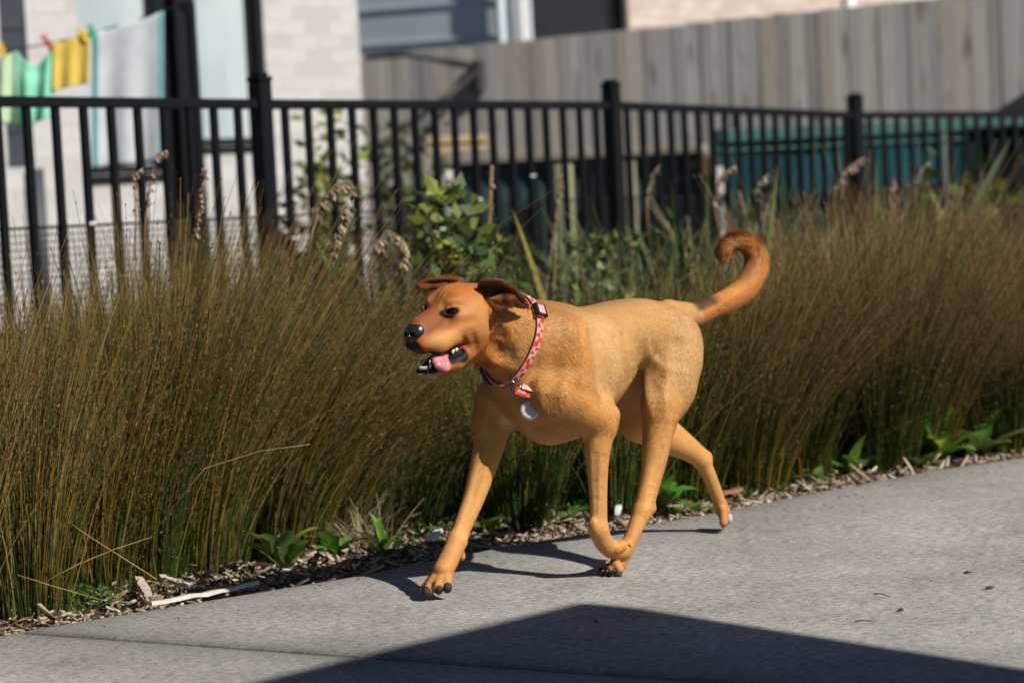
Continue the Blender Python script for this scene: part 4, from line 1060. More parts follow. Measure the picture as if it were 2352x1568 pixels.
# ================================================================== DOG
YAW = math.radians(48)
DF = Vector((-math.cos(YAW), -math.sin(YAW), 0))      # forward
DL = Vector((math.sin(YAW), -math.cos(YAW), 0))       # dog's left, towards the camera
_w = at_depth(1255, 900, 5.13)
DOG0 = Vector((_w.x, 5.13, 0))
DOG_M = Matrix(((DF.x, DL.x, 0, DOG0.x), (DF.y, DL.y, 0, DOG0.y), (0, 0, 1, 0), (0, 0, 0, 1)))

def J(px, py, w=0.0):
    """dog-space point seen at a picture point, in the dog's sagittal plane offset w"""
    p = on_plane(px, py, DOG0 + DL * w, DL) - DOG0
    return np.array((p.dot(DF), w, p.z))

class SDF:
    def __init__(s, lo, hi, h):
        s.lo = np.array(lo, float); s.h = h
        s.n = np.ceil((np.array(hi) - s.lo) / h).astype(int) + 1
        s.v = np.full(s.n, 0.06, dtype=np.float32)
    def sub(s, lo, hi, pad):
        a = np.maximum(np.floor((np.array(lo) - pad - s.lo) / s.h).astype(int), 0)
        b = np.minimum(np.ceil((np.array(hi) + pad - s.lo) / s.h).astype(int) + 1, s.n)
        sl = tuple(slice(i, j) for i, j in zip(a, b))
        g = [(s.lo[k] + s.h * np.arange(a[k], b[k])).astype(np.float32) for k in range(3)]
        return sl, g[0][:, None, None], g[1][None, :, None], g[2][None, None, :]
    def comb(s, sl, d, k, mode):
        v = s.v[sl]
        if mode == 'u':
            if k > 0:
                h = np.maximum(k - np.abs(v - d), 0) / k; s.v[sl] = np.minimum(v, d) - h * h * k * .25
            else: s.v[sl] = np.minimum(v, d)
        else:
            d = -d
            if k > 0:
                h = np.maximum(k - np.abs(v - d), 0) / k; s.v[sl] = np.maximum(v, d) + h * h * k * .25
            else: s.v[sl] = np.maximum(v, d)
    def cone(s, a, b, r1, r2, k=.02, mode='u', sq=None):
        """tapered capsule; sq=(axis index, factor) flattens it along an axis"""
        a = np.asarray(a, float); b = np.asarray(b, float)
        R = max(r1, r2) * 1.5
        sl, X, Y, Z = s.sub(np.minimum(a, b) - R, np.maximum(a, b) + R, k + .012)
        q = [X, Y, Z]; a2 = a.copy(); b2 = b.copy()
        if sq is not None:
            q[sq[0]] = q[sq[0]] * sq[1]; a2[sq[0]] *= sq[1]; b2[sq[0]] *= sq[1]
        ba = b2 - a2; L2 = float((ba * ba).sum())
        pa = [q[i] - a2[i] for i in range(3)]
        t = np.clip((pa[0] * ba[0] + pa[1] * ba[1] + pa[2] * ba[2]) / L2, 0, 1)
        d = np.sqrt(sum((pa[i] - t * ba[i]) ** 2 for i in range(3))) - (r1 + (r2 - r1) * t)
        if sq is not None: d = d / max(1.0, sq[1])
        s.comb(sl, d, k, mode)
    def chain(s, pts, rad, k=.012, sq=None):
        """limb: one smooth tapered sweep through the points"""
        P = np.array([np.asarray(p, float) for p in pts]); R = np.array(rad, float); n = len(P); Q = []; S_ = []
        for i in range(n - 1):
            p0, p1, p2, p3 = P[max(i - 1, 0)], P[i], P[i + 1], P[min(i + 2, n - 1)]
            for t in np.arange(0, 1, .1):
                Q.append(.5 * ((2 * p1) + (p2 - p0) * t + (2 * p0 - 5 * p1 + 4 * p2 - p3) * t * t + (3 * p1 - p0 - 3 * p2 + p3) * t ** 3)); S_.append(i + t)
        Q.append(P[-1]); S_.append(n - 1); Q = np.array(Q); Rr = np.interp(S_, range(n), R)
        pad = 8; ker = np.hanning(2 * pad + 1); ker /= ker.sum(); Rr = np.convolve(np.pad(Rr, pad, mode='edge'), ker, 'valid')
        RM = max(rad) * 1.3
        sl, X, Y, Z = s.sub(Q.min(0) - RM, Q.max(0) + RM, k + .012); g = [X, Y, Z]
        if sq is not None:
            g[sq[0]] = g[sq[0]] * sq[1]; Q = Q.copy(); Q[:, sq[0]] *= sq[1]
        d = None
        for i in range(len(Q) - 1):
            ba = Q[i + 1] - Q[i]; L2 = float((ba * ba).sum()) + 1e-12; pa = [g[c] - Q[i][c] for c in range(3)]
            t = np.clip((pa[0] * ba[0] + pa[1] * ba[1] + pa[2] * ba[2]) / L2, 0, 1)
            e = np.sqrt(sum((pa[c] - t * ba[c]) ** 2 for c in range(3))) - (Rr[i] + (Rr[i + 1] - Rr[i]) * t)
            d = e if d is None else np.minimum(d, e)
        if sq is not None: d = d / max(1.0, sq[1])
        s.comb(sl, d.astype(np.float32), k, 'u')
    def groove(s, a, b, r, depth, k=.008, n=14):
        """shallow furrow pressed into the skin between two points near the surface (depth < 0 raises a ridge)"""
        a = np.asarray(a, float); b = np.asarray(b, float); P = []
        for t in np.linspace(0, 1, n):
            p = a + (b - a) * t
            for _ in range(3):
                q = np.clip(((p - s.lo) / s.h).round().astype(int), 2, s.n - 3); x, y, z = q
                g = np.array([s.v[x + 2, y, z] - s.v[x - 2, y, z], s.v[x, y + 2, z] - s.v[x, y - 2, z], s.v[x, y, z + 2] - s.v[x, y, z - 2]], float)
                g /= np.linalg.norm(g) + 1e-9; p = p - g * float(s.v[x, y, z]) * .9
            e = depth * math.sin(math.pi * (.08 + .84 * t)); P.append(p + g * (r - e) if depth > 0 else p - g * (r + e))
        P = np.array(P); sl, X, Y, Z = s.sub(P.min(0) - r, P.max(0) + r, k + .01); g = [X, Y, Z]; d = None
        for i in range(n - 1):
            ba = P[i + 1] - P[i]; L2 = float((ba * ba).sum()) + 1e-12; pa = [g[c] - P[i][c] for c in range(3)]
            t = np.clip((pa[0] * ba[0] + pa[1] * ba[1] + pa[2] * ba[2]) / L2, 0, 1)
            e = np.sqrt(sum((pa[c] - t * ba[c]) ** 2 for c in range(3))) - r
            d = e if d is None else np.minimum(d, e)
        s.comb(sl, d.astype(np.float32), k, 's' if depth > 0 else 'u')
    def ell(s, c, r, k=.02, mode='u', rot=None):
        c = np.asarray(c, float); r = np.asarray(r, float); R = r.max() if rot is not None else r
        sl, X, Y, Z = s.sub(c - R, c + R, k + .012)
        p = [X - c[0], Y - c[1], Z - c[2]]
        if rot is not None:
            M = np.array(rot.inverted()) if not isinstance(rot, np.ndarray) else rot.T
            p = [M[i][0] * p[0] + M[i][1] * p[1] + M[i][2] * p[2] for i in range(3)]
        k0 = np.sqrt(sum((p[i] / r[i]) ** 2 for i in range(3)))
        k1 = np.sqrt(sum((p[i] / (r[i] * r[i])) ** 2 for i in range(3)))
        d = k0 * (k0 - 1) / np.maximum(k1, 1e-6)
        s.comb(sl, d, k, mode)
    def profile(s, fs, ztop, zbot, hw, k=.02):
        """trunk: spline-lofted egg cross sections along f"""
        sl, X, Y, Z = s.sub((min(fs), -max(hw), min(zbot)), (max(fs), max(hw), max(ztop)), .03)
        x = X[:, 0, 0]; o = np.argsort(fs); fa = np.array(fs)[o]
        def ip(v):
            v = np.array(v)[o]; xx = np.linspace(fa[0], fa[-1], 400); yy = np.interp(xx, fa, v)
            ker = np.hanning(61); ker /= ker.sum()
            yy = np.convolve(np.pad(yy, 30, mode='edge'), ker, 'valid')
            return np.interp(x, xx, yy)[:, None, None]
        zt, zb, w = ip(ztop), ip(zbot), ip(hw)
        zc = (zt + zb) * .5; hz = (zt - zb) * .5
        wz = w * (1 + .10 * np.clip((Z - zc) / hz, -1, 1))
        r = np.sqrt((np.abs(Y / wz) ** 2.15 + np.abs((Z - zc) / hz) ** 2.15) ** (2 / 2.15))
        d = (r - 1) * np.minimum(hz, w)
        e = np.maximum(fa[0] - X, X - fa[-1])
        d = np.where(e > 0, np.sqrt(np.maximum(d, 0) ** 2 + e * e) + np.minimum(d, 0) * 0, d)
        s.comb(sl, d.astype(np.float32), k, 'u')
    def mesh(s):
        v = s.v; h = s.h
        ins = v < 0
        n = np.array(v.shape)
        c = np.zeros(n - 1, dtype=np.uint8)
        for dx in (0, 1):
            for dy in (0, 1):
                for dz in (0, 1):
                    c += ins[dx:n[0] - 1 + dx, dy:n[1] - 1 + dy, dz:n[2] - 1 + dz]
        act = (c > 0) & (c < 8)
        idx = np.full(act.shape, -1, dtype=np.int32)
        I = np.argwhere(act); idx[act] = np.arange(len(I))
        acc = np.zeros((len(I), 3)); cnt = np.zeros(len(I))
        cor = {}
        for dx in (0, 1):
            for dy in (0, 1):
                for dz in (0, 1):
                    cor[dx, dy, dz] = v[I[:, 0] + dx, I[:, 1] + dy, I[:, 2] + dz]
        for ax in range(3):
            for u in (0, 1):
                for w in (0, 1):
                    p = [u, w]; p.insert(ax, 0); q = list(p); q[ax] = 1
                    A = cor[tuple(p)]; Bv = cor[tuple(q)]
                    m = (A < 0) != (Bv < 0)
                    t = np.where(m, A / np.where(m, A - Bv, 1), 0)
                    pos = np.tile(np.array(p, float), (len(I), 1)); pos[:, ax] = t
                    acc[m] += pos[m]; cnt[m] += 1
        V = (I + acc / cnt[:, None]) * h + s.lo
        Q = []
        for ax in range(3):
            o = [a for a in range(3) if a != ax]
            sl0 = [slice(None)] * 3; sl1 = [slice(None)] * 3
            sl0[ax] = slice(0, -1); sl1[ax] = slice(1, None)
            a = ins[tuple(sl0)]; b = ins[tuple(sl1)]
            ch = np.argwhere(a != b)
            ch = ch[(ch[:, o[0]] > 0) & (ch[:, o[1]] > 0) & (ch[:, o[0]] < n[o[0]] - 1) & (ch[:, o[1]] < n[o[1]] - 1)]
            fl = a[ch[:, 0], ch[:, 1], ch[:, 2]]
            def g(da, db):
                e = ch.copy(); e[:, o[0]] -= da; e[:, o[1]] -= db
                return idx[e[:, 0], e[:, 1], e[:, 2]]
            q = np.stack([g(1, 1), g(0, 1), g(0, 0), g(1, 0)], 1)
            if ax == 1: fl = ~fl
            q[~fl] = q[~fl][:, ::-1]
            Q.append(q)
        return V, np.concatenate(Q)


HD = np.array((0.24, 0.0, 0.61))        # skull centre in dog space
def H(f, l, u): return HD + np.array((f, l, u))

FUR_AX = []     # (a, b) segments whose direction the coat follows
def build_dog_sdf(h):
    S = SDF((-.82, -.20, -.012), (.47, .20, .76), h)
    # trunk ------------------------------------------------------
    f =    [ .135,  .09,  .05,  .00, -.08, -.16, -.24, -.32, -.38, -.43, -.465]
    top =  [ .500,  .55,  .573, .583, .578, .574, .580, .581, .568, .540, .485]
    bot =  [ .450,  .360, .306, .287, .295, .342, .406, .450, .446, .425, .425]
    hw =   [ .028,  .058, .080, .096, .108, .108, .094, .082, .084, .082, .055]
    S.profile(f, top, bot, hw, k=.03)
    FUR_AX.append(((.12, 0, .45), (-.45, 0, .52)))
    # neck -------------------------------------------------------
    S.cone((.00, 0, .492), (.105, 0, .545), .094, .068, .05)
    S.cone((.105, 0, .545), (.195, 0, .578), .068, .050, .03)
    S.cone((.085, 0, .490), (.205, 0, .526), .050, .038, .03)
    FUR_AX.append(((.23, 0, .60), (.0, 0, .48)))
    S.ell((.085, .005, .405), (.038, .046, .050), .04)            # fore chest
    # shoulders ---------------------------------------------------
    S.ell((.015, .078, .465), (.070, .040, .105), .03, rot=Matrix.Rotation(math.radians(18), 3, 'Y'))
    S.ell((.025, -.058, .450), (.055, .034, .090), .03, rot=Matrix.Rotation(math.radians(18), 3, 'Y'))
    S.cone((-.062, .128, .535), (-.075, .126, .39), .016, .018, .03, 's')     # hollow behind the shoulder
    # near fore leg ------------------------------------------------
    ps = np.array((.075, .085, .405)); el = J(1379, 962, .092)
    S.cone(ps, el, .050, .044, .03)
    S.ell(J(1388, 985, .092), (.012, .013, .016), .02)        # point of elbow
    a = [J(1376, 975, .094), J(1372, 1050, .094), J(1374, 1130, .094), J(1375, 1190, .094), J(1375, 1216, .093)]
    S.chain(a, [.040, .0265, .0200, .0195, .0205], .014, sq=(1, 1.12))
    b = [J(1375, 1216, .093), J(1385, 1241, .091), J(1402, 1258, .090), J(1428, 1263, .089)]
    S.chain(b, [.0205, .0200, .0205, .0225], .010)
    for i, dw in enumerate((-.021, -.007, .007, .021)):
        t0 = J(1415, 1259, .089 + dw * .8); t1 = J(1441 - 2 * abs(dw) * 300, 1254 + (1 if abs(dw) < .01 else -1), .089 + dw)
        S.cone(t0, t1, .0125, .0115, .0018)
    FUR_AX.append((tuple(ps), tuple(el))); FUR_AX.append((tuple(a[0]), tuple(a[-1]))); FUR_AX.append((tuple(b[0]), tuple(b[-1])))
    # far fore leg --------------------------------------------------
    ps = np.array((.082, -.068, .400)); el = J(1136, 955, -.082)
    S.cone(ps, el, .044, .044, .03)
    a = [J(1131, 965, -.085), J(1122, 1026, -.085), J(1092, 1132, -.083), J(1064, 1205, -.080), J(1049, 1243, -.078)]
    S.chain(a, [.044, .0345, .0245, .0200, .0205], .014, sq=(1, 1.10))
    b = [J(1049, 1243, -.078), J(1033, 1280, -.076), J(1018, 1310, -.075)]
    S.chain(b, [.0205, .0215, .0225], .010)
    S.ell(J(1061, 1276, -.078), (.0075, .008, .011), .010)
    FUR_AX.append((tuple(ps), tuple(el))); FUR_AX.append((tuple(a[0]), tuple(a[-1]))); FUR_AX.append((tuple(b[0]), tuple(J(985, 1350, -.075))))
    for (x0, y0, x1, y1, w, r) in ((1004, 1318, 978, 1352, -.098, .0125), (1006, 1320, 984, 1353, -.084, .0135), (1016, 1324, 1006, 1346, -.066, .0140), (1026, 1324, 1025, 1342, -.054, .0125)):
        S.cone(J(x0, y0, w * .6 - .030), J(x1, y1, w), r * .95, r, .0022)
    # near hind leg ---------------------------------------------------
    hip = J(1552, 785, .055); st = J(1518, 930, .078)
    S.cone(J(1543, 795, .055), J(1535, 880, .068), .073, .060, .03, sq=(1, 1.25))
    S.cone(J(1553, 835, .062), J(1532, 930, .075), .062, .040, .03, sq=(1, 1.25))
    S.cone(J(1535, 890, .070), st, .056, .044, .03, sq=(1, 1.25))
    c = [st, J(1505, 1035, .078), J(1492, 1098, .078), J(1481, 1140, .077), J(1474, 1174, .076)]
    S.chain(c, [.042, .0285, .0205, .0180, .0200], .016)
    S.cone(J(1536, 985, .075), J(1489, 1166, .076), .013, .011, .02)   # hamstring to hock
    d = [J(1474, 1174, .076), J(1455, 1222, .076), J(1436, 1266, .076), J(1420, 1293, .076)]
    S.chain(d, [.0200, .0165, .0165, .019], .010)
    for dw, x, y, r in ((-.026, 1391, 1306, .0115), (-.010, 1396, 1309, .0130), (.008, 1406, 1309, .0130), (.023, 1422, 1307, .0115)):
        S.cone(J(1416, 1297, .076 + dw * .7), J(x, y, .076 + dw), r, r * .95, .0020)
    FUR_AX.append((tuple(hip), tuple(st))); FUR_AX.append((tuple(c[0]), tuple(c[-1]))); FUR_AX.append((tuple(d[0]), tuple(d[-1])))
    # far hind leg ---------------------------------------------------
    hip = np.array((-.36, -.055, .49)); st = J(1466, 965, -.066)
    S.cone(hip, st, .078, .046, .03, sq=(1, 1.25))
    S.cone((-.40, -.06, .46), J(1510, 985, -.064), .06, .034, .03, sq=(1, 1.2))
    c = [st, J(1520, 1000, -.062), J(1575, 1030, -.058), J(1612, 1056, -.055)]
    S.chain(c, [.046, .038, .026, .0195], .016)
    S.cone(J(1545, 985, -.058), J(1620, 1050, -.055), .018, .012, .015)
    d = [J(1612, 1056, -.055), J(1634, 1105, -.053), J(1652, 1152, -.052), J(1660, 1172, -.052)]
    S.chain(d, [.0200, .0160, .0155, .018], .010)
    for dw in (-.018, -.006, .006, .018):
        S.cone(J(1660, 1170, -.052 + dw * .7), J(1662, 1200, -.052 + dw), .0110, .0100, .004)
    FUR_AX.append((tuple(hip), tuple(st))); FUR_AX.append((tuple(c[0]), tuple(c[-1]))); FUR_AX.append((tuple(d[0]), tuple(d[-1])))
    # tail --------------------------------------------------------------
    tl = [(-.43, 0, .535), J(1592, 722, .005), J(1630, 706, .01), J(1668, 688, .015), J(1702, 664, .02), J(1725, 634, .022), J(1734, 604, .022), J(1726, 575, .02), J(1705, 559, .016), J(1682, 560, .012), J(1668, 575, .01), J(1665, 587, .01)]
    tr = [.034, .027, .0240, .0230, .0240, .0245, .0230, .0205, .0180, .0160, .0140, .0100]
    S.chain(tl, tr, .012)
    for i in range(len(tl) - 1): FUR_AX.append((tuple(tl[i]), tuple(tl[i + 1])))
    global TAIL; TAIL = [np.array(p) for p in tl]
    # head --------------------------------------------------------------
    S.ell(H(.000, 0, -.004), (.080, .060, .047), .02)                      # cranium
    S.ell(H(.036, .002, .005), (.047, .046, .036), .02)                      # forehead
    for g in (1, -1):
        S.ell(H(.012, g * .040, -.042), (.052, .032, .048), .022)          # cheek
        S.ell(H(.060, g * .026, .010), (.023, .017, .013), .014)           # brow
        S.ell(H(.052, g * .042, -.028), (.032, .018, .020), .018)          # cheek bone
    S.cone(H(.055, 0, -.030), H(.136, 0, -.048), .038, .0305, .020, sq=(1, 1.08))   # muzzle
    S.cone(H(.078, 0, -.008), H(.141, 0, -.032), .015, .0155, .012)        # bridge
    for g in (1, -1):
        S.cone(H(.055, g * .031, -.048), H(.112, g * .0240, -.070), .025, .0215, .012)   # flews
        S.cone(H(.110, g * .0240, -.070), H(.144, g * .0135, -.066), .0215, .0170, .010)
    # lower jaw
    for g in (1, -1):
        S.cone(H(.018, g * .036, -.082), H(.066, g * .029, -.113), .019, .0150, .014)
        S.cone(H(.066, g * .029, -.113), H(.130, g * .0105, -.127), .0150, .0095, .010)
    S.cone(H(.045, 0, -.113), H(.122, 0, -.1315), .018, .0100, .012)
    S.cone(H(-.005, 0, -.082), H(.055, 0, -.114), .040, .021, .02)          # throat under jaw
    # mouth cavity
    S.ell(H(.098, 0, -.108), (.056, .0185, .0150), .004, 's')
    S.cone(H(.060, 0, -.094), H(.155, 0, -.116), .013, .018, .005, 's')
    for g in (1, -1):
        S.cone(H(.060, g * .040, -.0905), H(.150, g * .020, -.1075), .0062, .0165, .004, 's')
    # eye sockets
    for g in (1, -1):
        S.ell(H(.0785, g * .0375, -.0085), (.0155, .0120, .0076), .005, 's', rot=Matrix.Rotation(g * math.radians(-22), 3, 'Z') @ Matrix.Rotation(math.radians(8), 3, 'Y'))
    S.ell(J(1141, 680, .064), (.030, .026, .026), .010, 's')            # hollow of the near ear
    S.cone(H(.164, 0, -.066), H(.154, 0, -.088), .0022, .0030, .004, 's')
    FUR_AX.append((tuple(H(.17, 0, -.03)), tuple(H(-.06, 0, .02))))
    # lids, brow furrows, the fold behind the mouth
    for g in (1, -1):
        up_ = [H(.0945, g * .0265, -.0105), H(.0890, g * .0345, -.0010), H(.0790, g * .0425, .0000), H(.0660, g * .0480, -.0070)]
        lo_ = [H(.0945, g * .0265, -.0115), H(.0885, g * .0370, -.0165), H(.0780, g * .0445, -.0160), H(.0660, g * .0480, -.0080)]
        for q in (up_, lo_):
            for i in range(3): S.cone(q[i], q[i + 1], .0034, .0034, .004)
        S.groove(H(.094, g * .005, .010), H(.058, g * .009, .050), .006, .0016, .005)
        S.groove(H(.086, g * .017, .016), H(.050, g * .022, .050), .006, .0013, .005)
        S.groove(H(.052, g * .060, -.050), H(.034, g * .064, -.100), .008, .0030, .007)
        S.groove(H(.066, g * .052, -.060), H(.056, g * .054, -.086), .006, .0022, .006)
        S.groove(H(.090, g * .036, -.030), H(.048, g * .058, -.030), .012, .0025, .010)
    # the deep fold between cheek and neck
    S.groove(J(1137, 722, .070), J(1152, 785, .072), .024, .0220, .007)
    S.groove(J(1150, 770, .072), J(1168, 845, .060), .024, .0220, .007)
    S.groove(J(1176, 800, .080), J(1186, 850, .070), .012, .0040, .008)
    # muscle and bone under the skin, near side
    S.groove((.070, .095, .560), (.098, .100, .400), .022, .0060, .020)              # in front of the shoulder
    S.groove((.030, .110, .550), (.045, .120, .440), .014, -.0030, .016)             # spine of the shoulder blade
    S.groove((-.045, .125, .520), (-.070, .120, .380), .022, .0050, .022)            # behind the shoulder
    S.groove((-.010, .135, .400), (-.085, .125, .330), .020, .0060, .018)            # behind the upper arm
    S.groove((.055, .110, .415), (-.045, .125, .375), .016, .0035, .016)             # over the upper arm
    for i in range(5):
        f0 = -.115 - i * .032; S.groove((f0, .115, .515), (f0 - .030, .115, .400 + .012 * i), .010, .0012, .010)   # ribs
    S.groove(J(1470, 790, .100), J(1496, 862, .092), .024, .0120, .018)              # flank fold
    S.groove(J(1585, 790, .150), J(1556, 940, .130), .020, .0040, .018)              # behind the thigh muscle
    S.groove(J(1530, 830, .150), J(1512, 940, .135), .018, .0030, .018)
    S.groove(J(1518, 1030, .100), J(1490, 1150, .092), .010, .0030, .008)            # hollow before the hamstring
    S.ell(J(1496, 1168, .076), (.009, .012, .012), .010)                             # point of the hock
    S.groove(J(1388, 1050, .118), J(1386, 1195, .114), .008, .0022, .006)            # tendons of the forearm
    S.groove(J(1368, 1050, .118), J(1368, 1180, .114), .010, .0014, .008)
    S.groove(J(1110, 1060, -.060), J(1062, 1225, -.060), .010, .0016, .008)
    S.ell(J(1362, 1207, .096), (.008, .012, .014), .010)                             # wrist bone
    S.ell(J(1622, 1048, -.055), (.008, .011, .012), .010)
    S.groove((.10, .015, .330), (-.02, .030, .285), .014, .0060, .012)               # beside the breast bone
    return S
def ear_patch(rim, c, bowl, nb=44, nv=9, thick=.0035):
    """thin leather: closed rim, hollow centre c pushed along bowl"""
    rim = [np.array(p) for p in rim]; n = len(rim); P = []
    for i in range(n):                                   # closed Catmull-Rom
        p0, p1, p2, p3 = rim[i - 1], rim[i], rim[(i + 1) % n], rim[(i + 2) % n]
        for t in np.linspace(0, 1, max(3, nb // n), endpoint=False):
            P.append(.5 * ((2 * p1) + (p2 - p0) * t + (2 * p0 - 5 * p1 + 4 * p2 - p3) * t * t + (3 * p1 - p0 - 3 * p2 + p3) * t ** 3))
    P = np.array(P); m = len(P); c = np.array(c); bowl = np.array(bowl)
    rings = [np.tile(c + bowl, (1, 1))]
    V = [c + bowl]
    for j in range(1, nv + 1):
        v = j / nv
        V += list(c + (P - c) * v + bowl * (1 - v ** 2.2))
    F = []
    for k in range(m): F.append((0, 1 + k, 1 + (k + 1) % m, 0))
    for j in range(1, nv):
        o = 1 + (j - 1) * m; o2 = o + m
        for k in range(m): F.append((o + k, o2 + k, o2 + (k + 1) % m, o + (k + 1) % m))
    V = np.array(V)
    # thickness, tapered at the rim
    N = np.zeros_like(V)
    for f in F:
        f3 = f[:3] if f[3] == f[0] else f
        nn = np.cross(V[f3[1]] - V[f3[0]], V[f3[2]] - V[f3[0]])
        for i in f3: N[i] += nn
    N /= np.linalg.norm(N, axis=1)[:, None] + 1e-9
    th = np.full(len(V), thick); th[1 + (nv - 1) * m:] = .0009
    A = V + N * th[:, None]; Bk = V - N * th[:, None]; L = len(V)
    FF = []
    for f in F:
        if f[3] == f[0]:
            FF.append((f[0], f[1], f[2])); FF.append((f[0] + L, f[2] + L, f[1] + L))
        else:
            FF.append(f); FF.append(tuple(i + L for i in reversed(f)))
    o = 1 + (nv - 1) * m
    for k in range(m):
        a, b = o + k, o + (k + 1) % m; FF.append((b, a, a + L, b + L))
    return np.concatenate([A, Bk]), FF

def coat_colour(V):
    """natural coat pattern with a little painted shade, from where a point lies on the dog"""
    base = np.array((.540, .258, .072))
    C = np.tile(base, (len(V), 1))
    def zone(col, w):
        nonlocal C
        w = np.clip(w, 0, 1)[:, None]; C = C * (1 - w) + np.array(col) * w
    def blob(c, r):
        d = (V - np.array(c)) / np.array(r); return 1 - smoothstep(.55, 1.25, np.sqrt((d * d).sum(1)))
    f, l, z = V[:, 0], V[:, 1], V[:, 2]
    # pale flank, loin and rump
    zone((.495, .280, .108), .90 * smoothstep(.02, -.16, f) * smoothstep(.30, .40, z))
    zone((.550, .335, .152), .60 * blob((-.40, .10, .45), (.10, .06, .12)))
    # darker saddle along the spine
    zone((.335, .165, .062), .75 * smoothstep(.535, .60, z) * smoothstep(.10, .05, f) * smoothstep(-.34, -.10, f) * (np.abs(l) < .2))
    zone((.400, .220, .095), .45 * smoothstep(.555, .60, z) * smoothstep(-.10, -.2, f) * smoothstep(-.55, -.42, f))
    # pale strip behind the shoulder, cream fore chest patch
    zone((.600, .400, .190), .5 * blob((-.070, .10, .49), (.060, .06, .12)))
    zone((.640, .520, .380), .85 * blob((.115, -.030, .345), (.030, .016, .022)))
    zone((.580, .330, .125), .60 * blob((.120, .05, .50), (.045, .08, .085)))
    # legs
    zone((.570, .290, .092), smoothstep(.36, .22, z))
    zone((.460, .205, .062), .7 * smoothstep(.12, .05, z))
    # tail
    td = np.min(np.stack([np.linalg.norm(V - p, axis=1) for p in TAIL[2:]]), 0)
    tl = (td < .060) & (f < -.50) & (z > .42)
    zone((.480, .190, .045), .95 * tl)
    zone((.430, .165, .040), .8 * tl * (1 - smoothstep(.012, .028, np.linalg.norm(V - TAIL[-2], axis=1))))
    # black hairs on the tail's upper, inner side; some shade painted inside the curve
    bd = np.full(len(V), 9.); bi = np.zeros(len(V)); bt = np.zeros(len(V))
    for i in range(len(TAIL) - 1):
        a_ = TAIL[i]; ba = TAIL[i + 1] - a_; t = np.clip(((V - a_) @ ba) / (ba @ ba), 0, 1); q = V - (a_ + t[:, None] * ba)
        nrm = np.array((ba[2], 0, -ba[0])); nrm /= np.linalg.norm(nrm)
        dd = np.linalg.norm(q, axis=1); m_ = dd < bd; bd[m_] = dd[m_]; bi[m_] = (q @ nrm)[m_]; bt[m_] = (i + t)[m_]
    amt = .92 * (1 - smoothstep(1.9, 2.6, bt)) * smoothstep(.6, 1.0, bt) + .45 * smoothstep(3.0, 4.5, bt) * (1 - smoothstep(6.0, 7.2, bt))
    zone((.050, .024, .013), amt * smoothstep(.001, .014, bi) * (bd < .045) * (f < -.45) * (z > .45))
    # head
    hz = smoothstep(.150, .205, f) * smoothstep(.455, .48, z)
    zone((.430, .148, .030), hz)
    zone((.200, .064, .017), .95 * blob(H(.112, .0, -.020), (.070, .052, .040)))
    zone((.190, .062, .018), .8 * blob(H(.142, .0, -.044), (.024, .036, .030)))
    for g in (1, -1):
        zone((.520, .260, .080), .85 * blob(H(.100, g * .042, -.066), (.050, .030, .022)))
        zone((.500, .240, .075), .7 * blob(H(.025, g * .060, -.025), (.060, .040, .045)))
        zone((.520, .270, .085), .5 * blob(H(.085, g * .018, .012), (.012, .008, .022)))
        zone((.240, .080, .022), .6 * blob(H(.066, g * .032, .022), (.016, .012, .008)))
        zone((.200, .066, .018), .7 * blob(H(-.040, g * .060, -.050), (.020, .030, .060)))  # shade painted into the fold between cheek and neck
    zone((.240, .085, .024), .5 * blob(H(.075, .0, .020), (.018, .010, .022)))
    # skin round the eyes, lips, lower jaw
    for g in (1, -1):
        d = np.sqrt((((V - H(.0785, g * .0375, -.0085)) / (np.array((.0175, .0140, .0104)) * (1.0 if g > 0 else 1.15))) ** 2).sum(1))  # far eye's dark rim widened to paint in the shade round it
        zone((.012, .008, .007), 1 - smoothstep(.90, 1.18, d))
        d = np.sqrt((((V - H(.092, g * .026, -.013)) / np.array((.012, .012, .008))) ** 2).sum(1))
        zone((.020, .012, .009), .8 * (1 - smoothstep(.7, 1.2, d)))
    hm = (f > .24)
    # lips: edge of the mouth slit
    def segd(a, b):
        a = np.array(a); b = np.array(b); ba = b - a; t = np.clip(((V - a) @ ba) / (ba @ ba), 0, 1)
        return np.linalg.norm(V - (a + t[:, None] * ba), axis=1)
    for g in (1, -1):
        dd = segd(H(.060, g * .040, -.0905), H(.150, g * .020, -.1075))
        thr = .0085 + .0105 * smoothstep(.30, .38, f)
        zone((.010, .007, .008), hm * (1 - smoothstep(0, .003, dd - thr)))
        dj = segd(H(.060, g * .036, -.101), H(.132, g * .012, -.119))
        zone((.010, .007, .008), hm * (1 - smoothstep(0, .003, dj - .0080 - .0075 * (1 - smoothstep(.30, .345, f)))) * (z < .520))
    zone((.010, .007, .008), hm * smoothstep(.112, .122, f - HD[0]) * (z < HD[2] - .098) * (z > HD[2] - .1295))
    zone((.40, .36, .33), hm * .7 * smoothstep(.098, .118, f - HD[0]) * smoothstep(HD[2] - .1285, HD[2] - .1340, z))
    zone((.012, .009, .009), hm * (1 - smoothstep(.016, .023, np.minimum(np.linalg.norm(V - H(.158, 0, -.048), axis=1), np.linalg.norm((V - H(.158, 0, -.076)) / np.array((1.0, 1.1, 1.0)), axis=1)))))
    # mottling of the coat
    from mathutils import noise as mn
    nz = np.array([mn.noise(Vector((x * 16, y * 16, z_ * 16))) + .6 * mn.noise(Vector((x * 42, y * 42, z_ * 42))) for x, y, z_ in V.tolist()])
    C *= (1 + .09 * np.clip(nz, -1.2, 1.2))[:, None] * np.array((1.0, 1.0, 1.0))
    inner = np.sqrt((((V - H(.098, 0, -.108)) / np.array((.058, .0200, .0170))) ** 2).sum(1))
    zone((.120, .030, .032), hm * (1 - smoothstep(.98, 1.08, inner)))
    return C

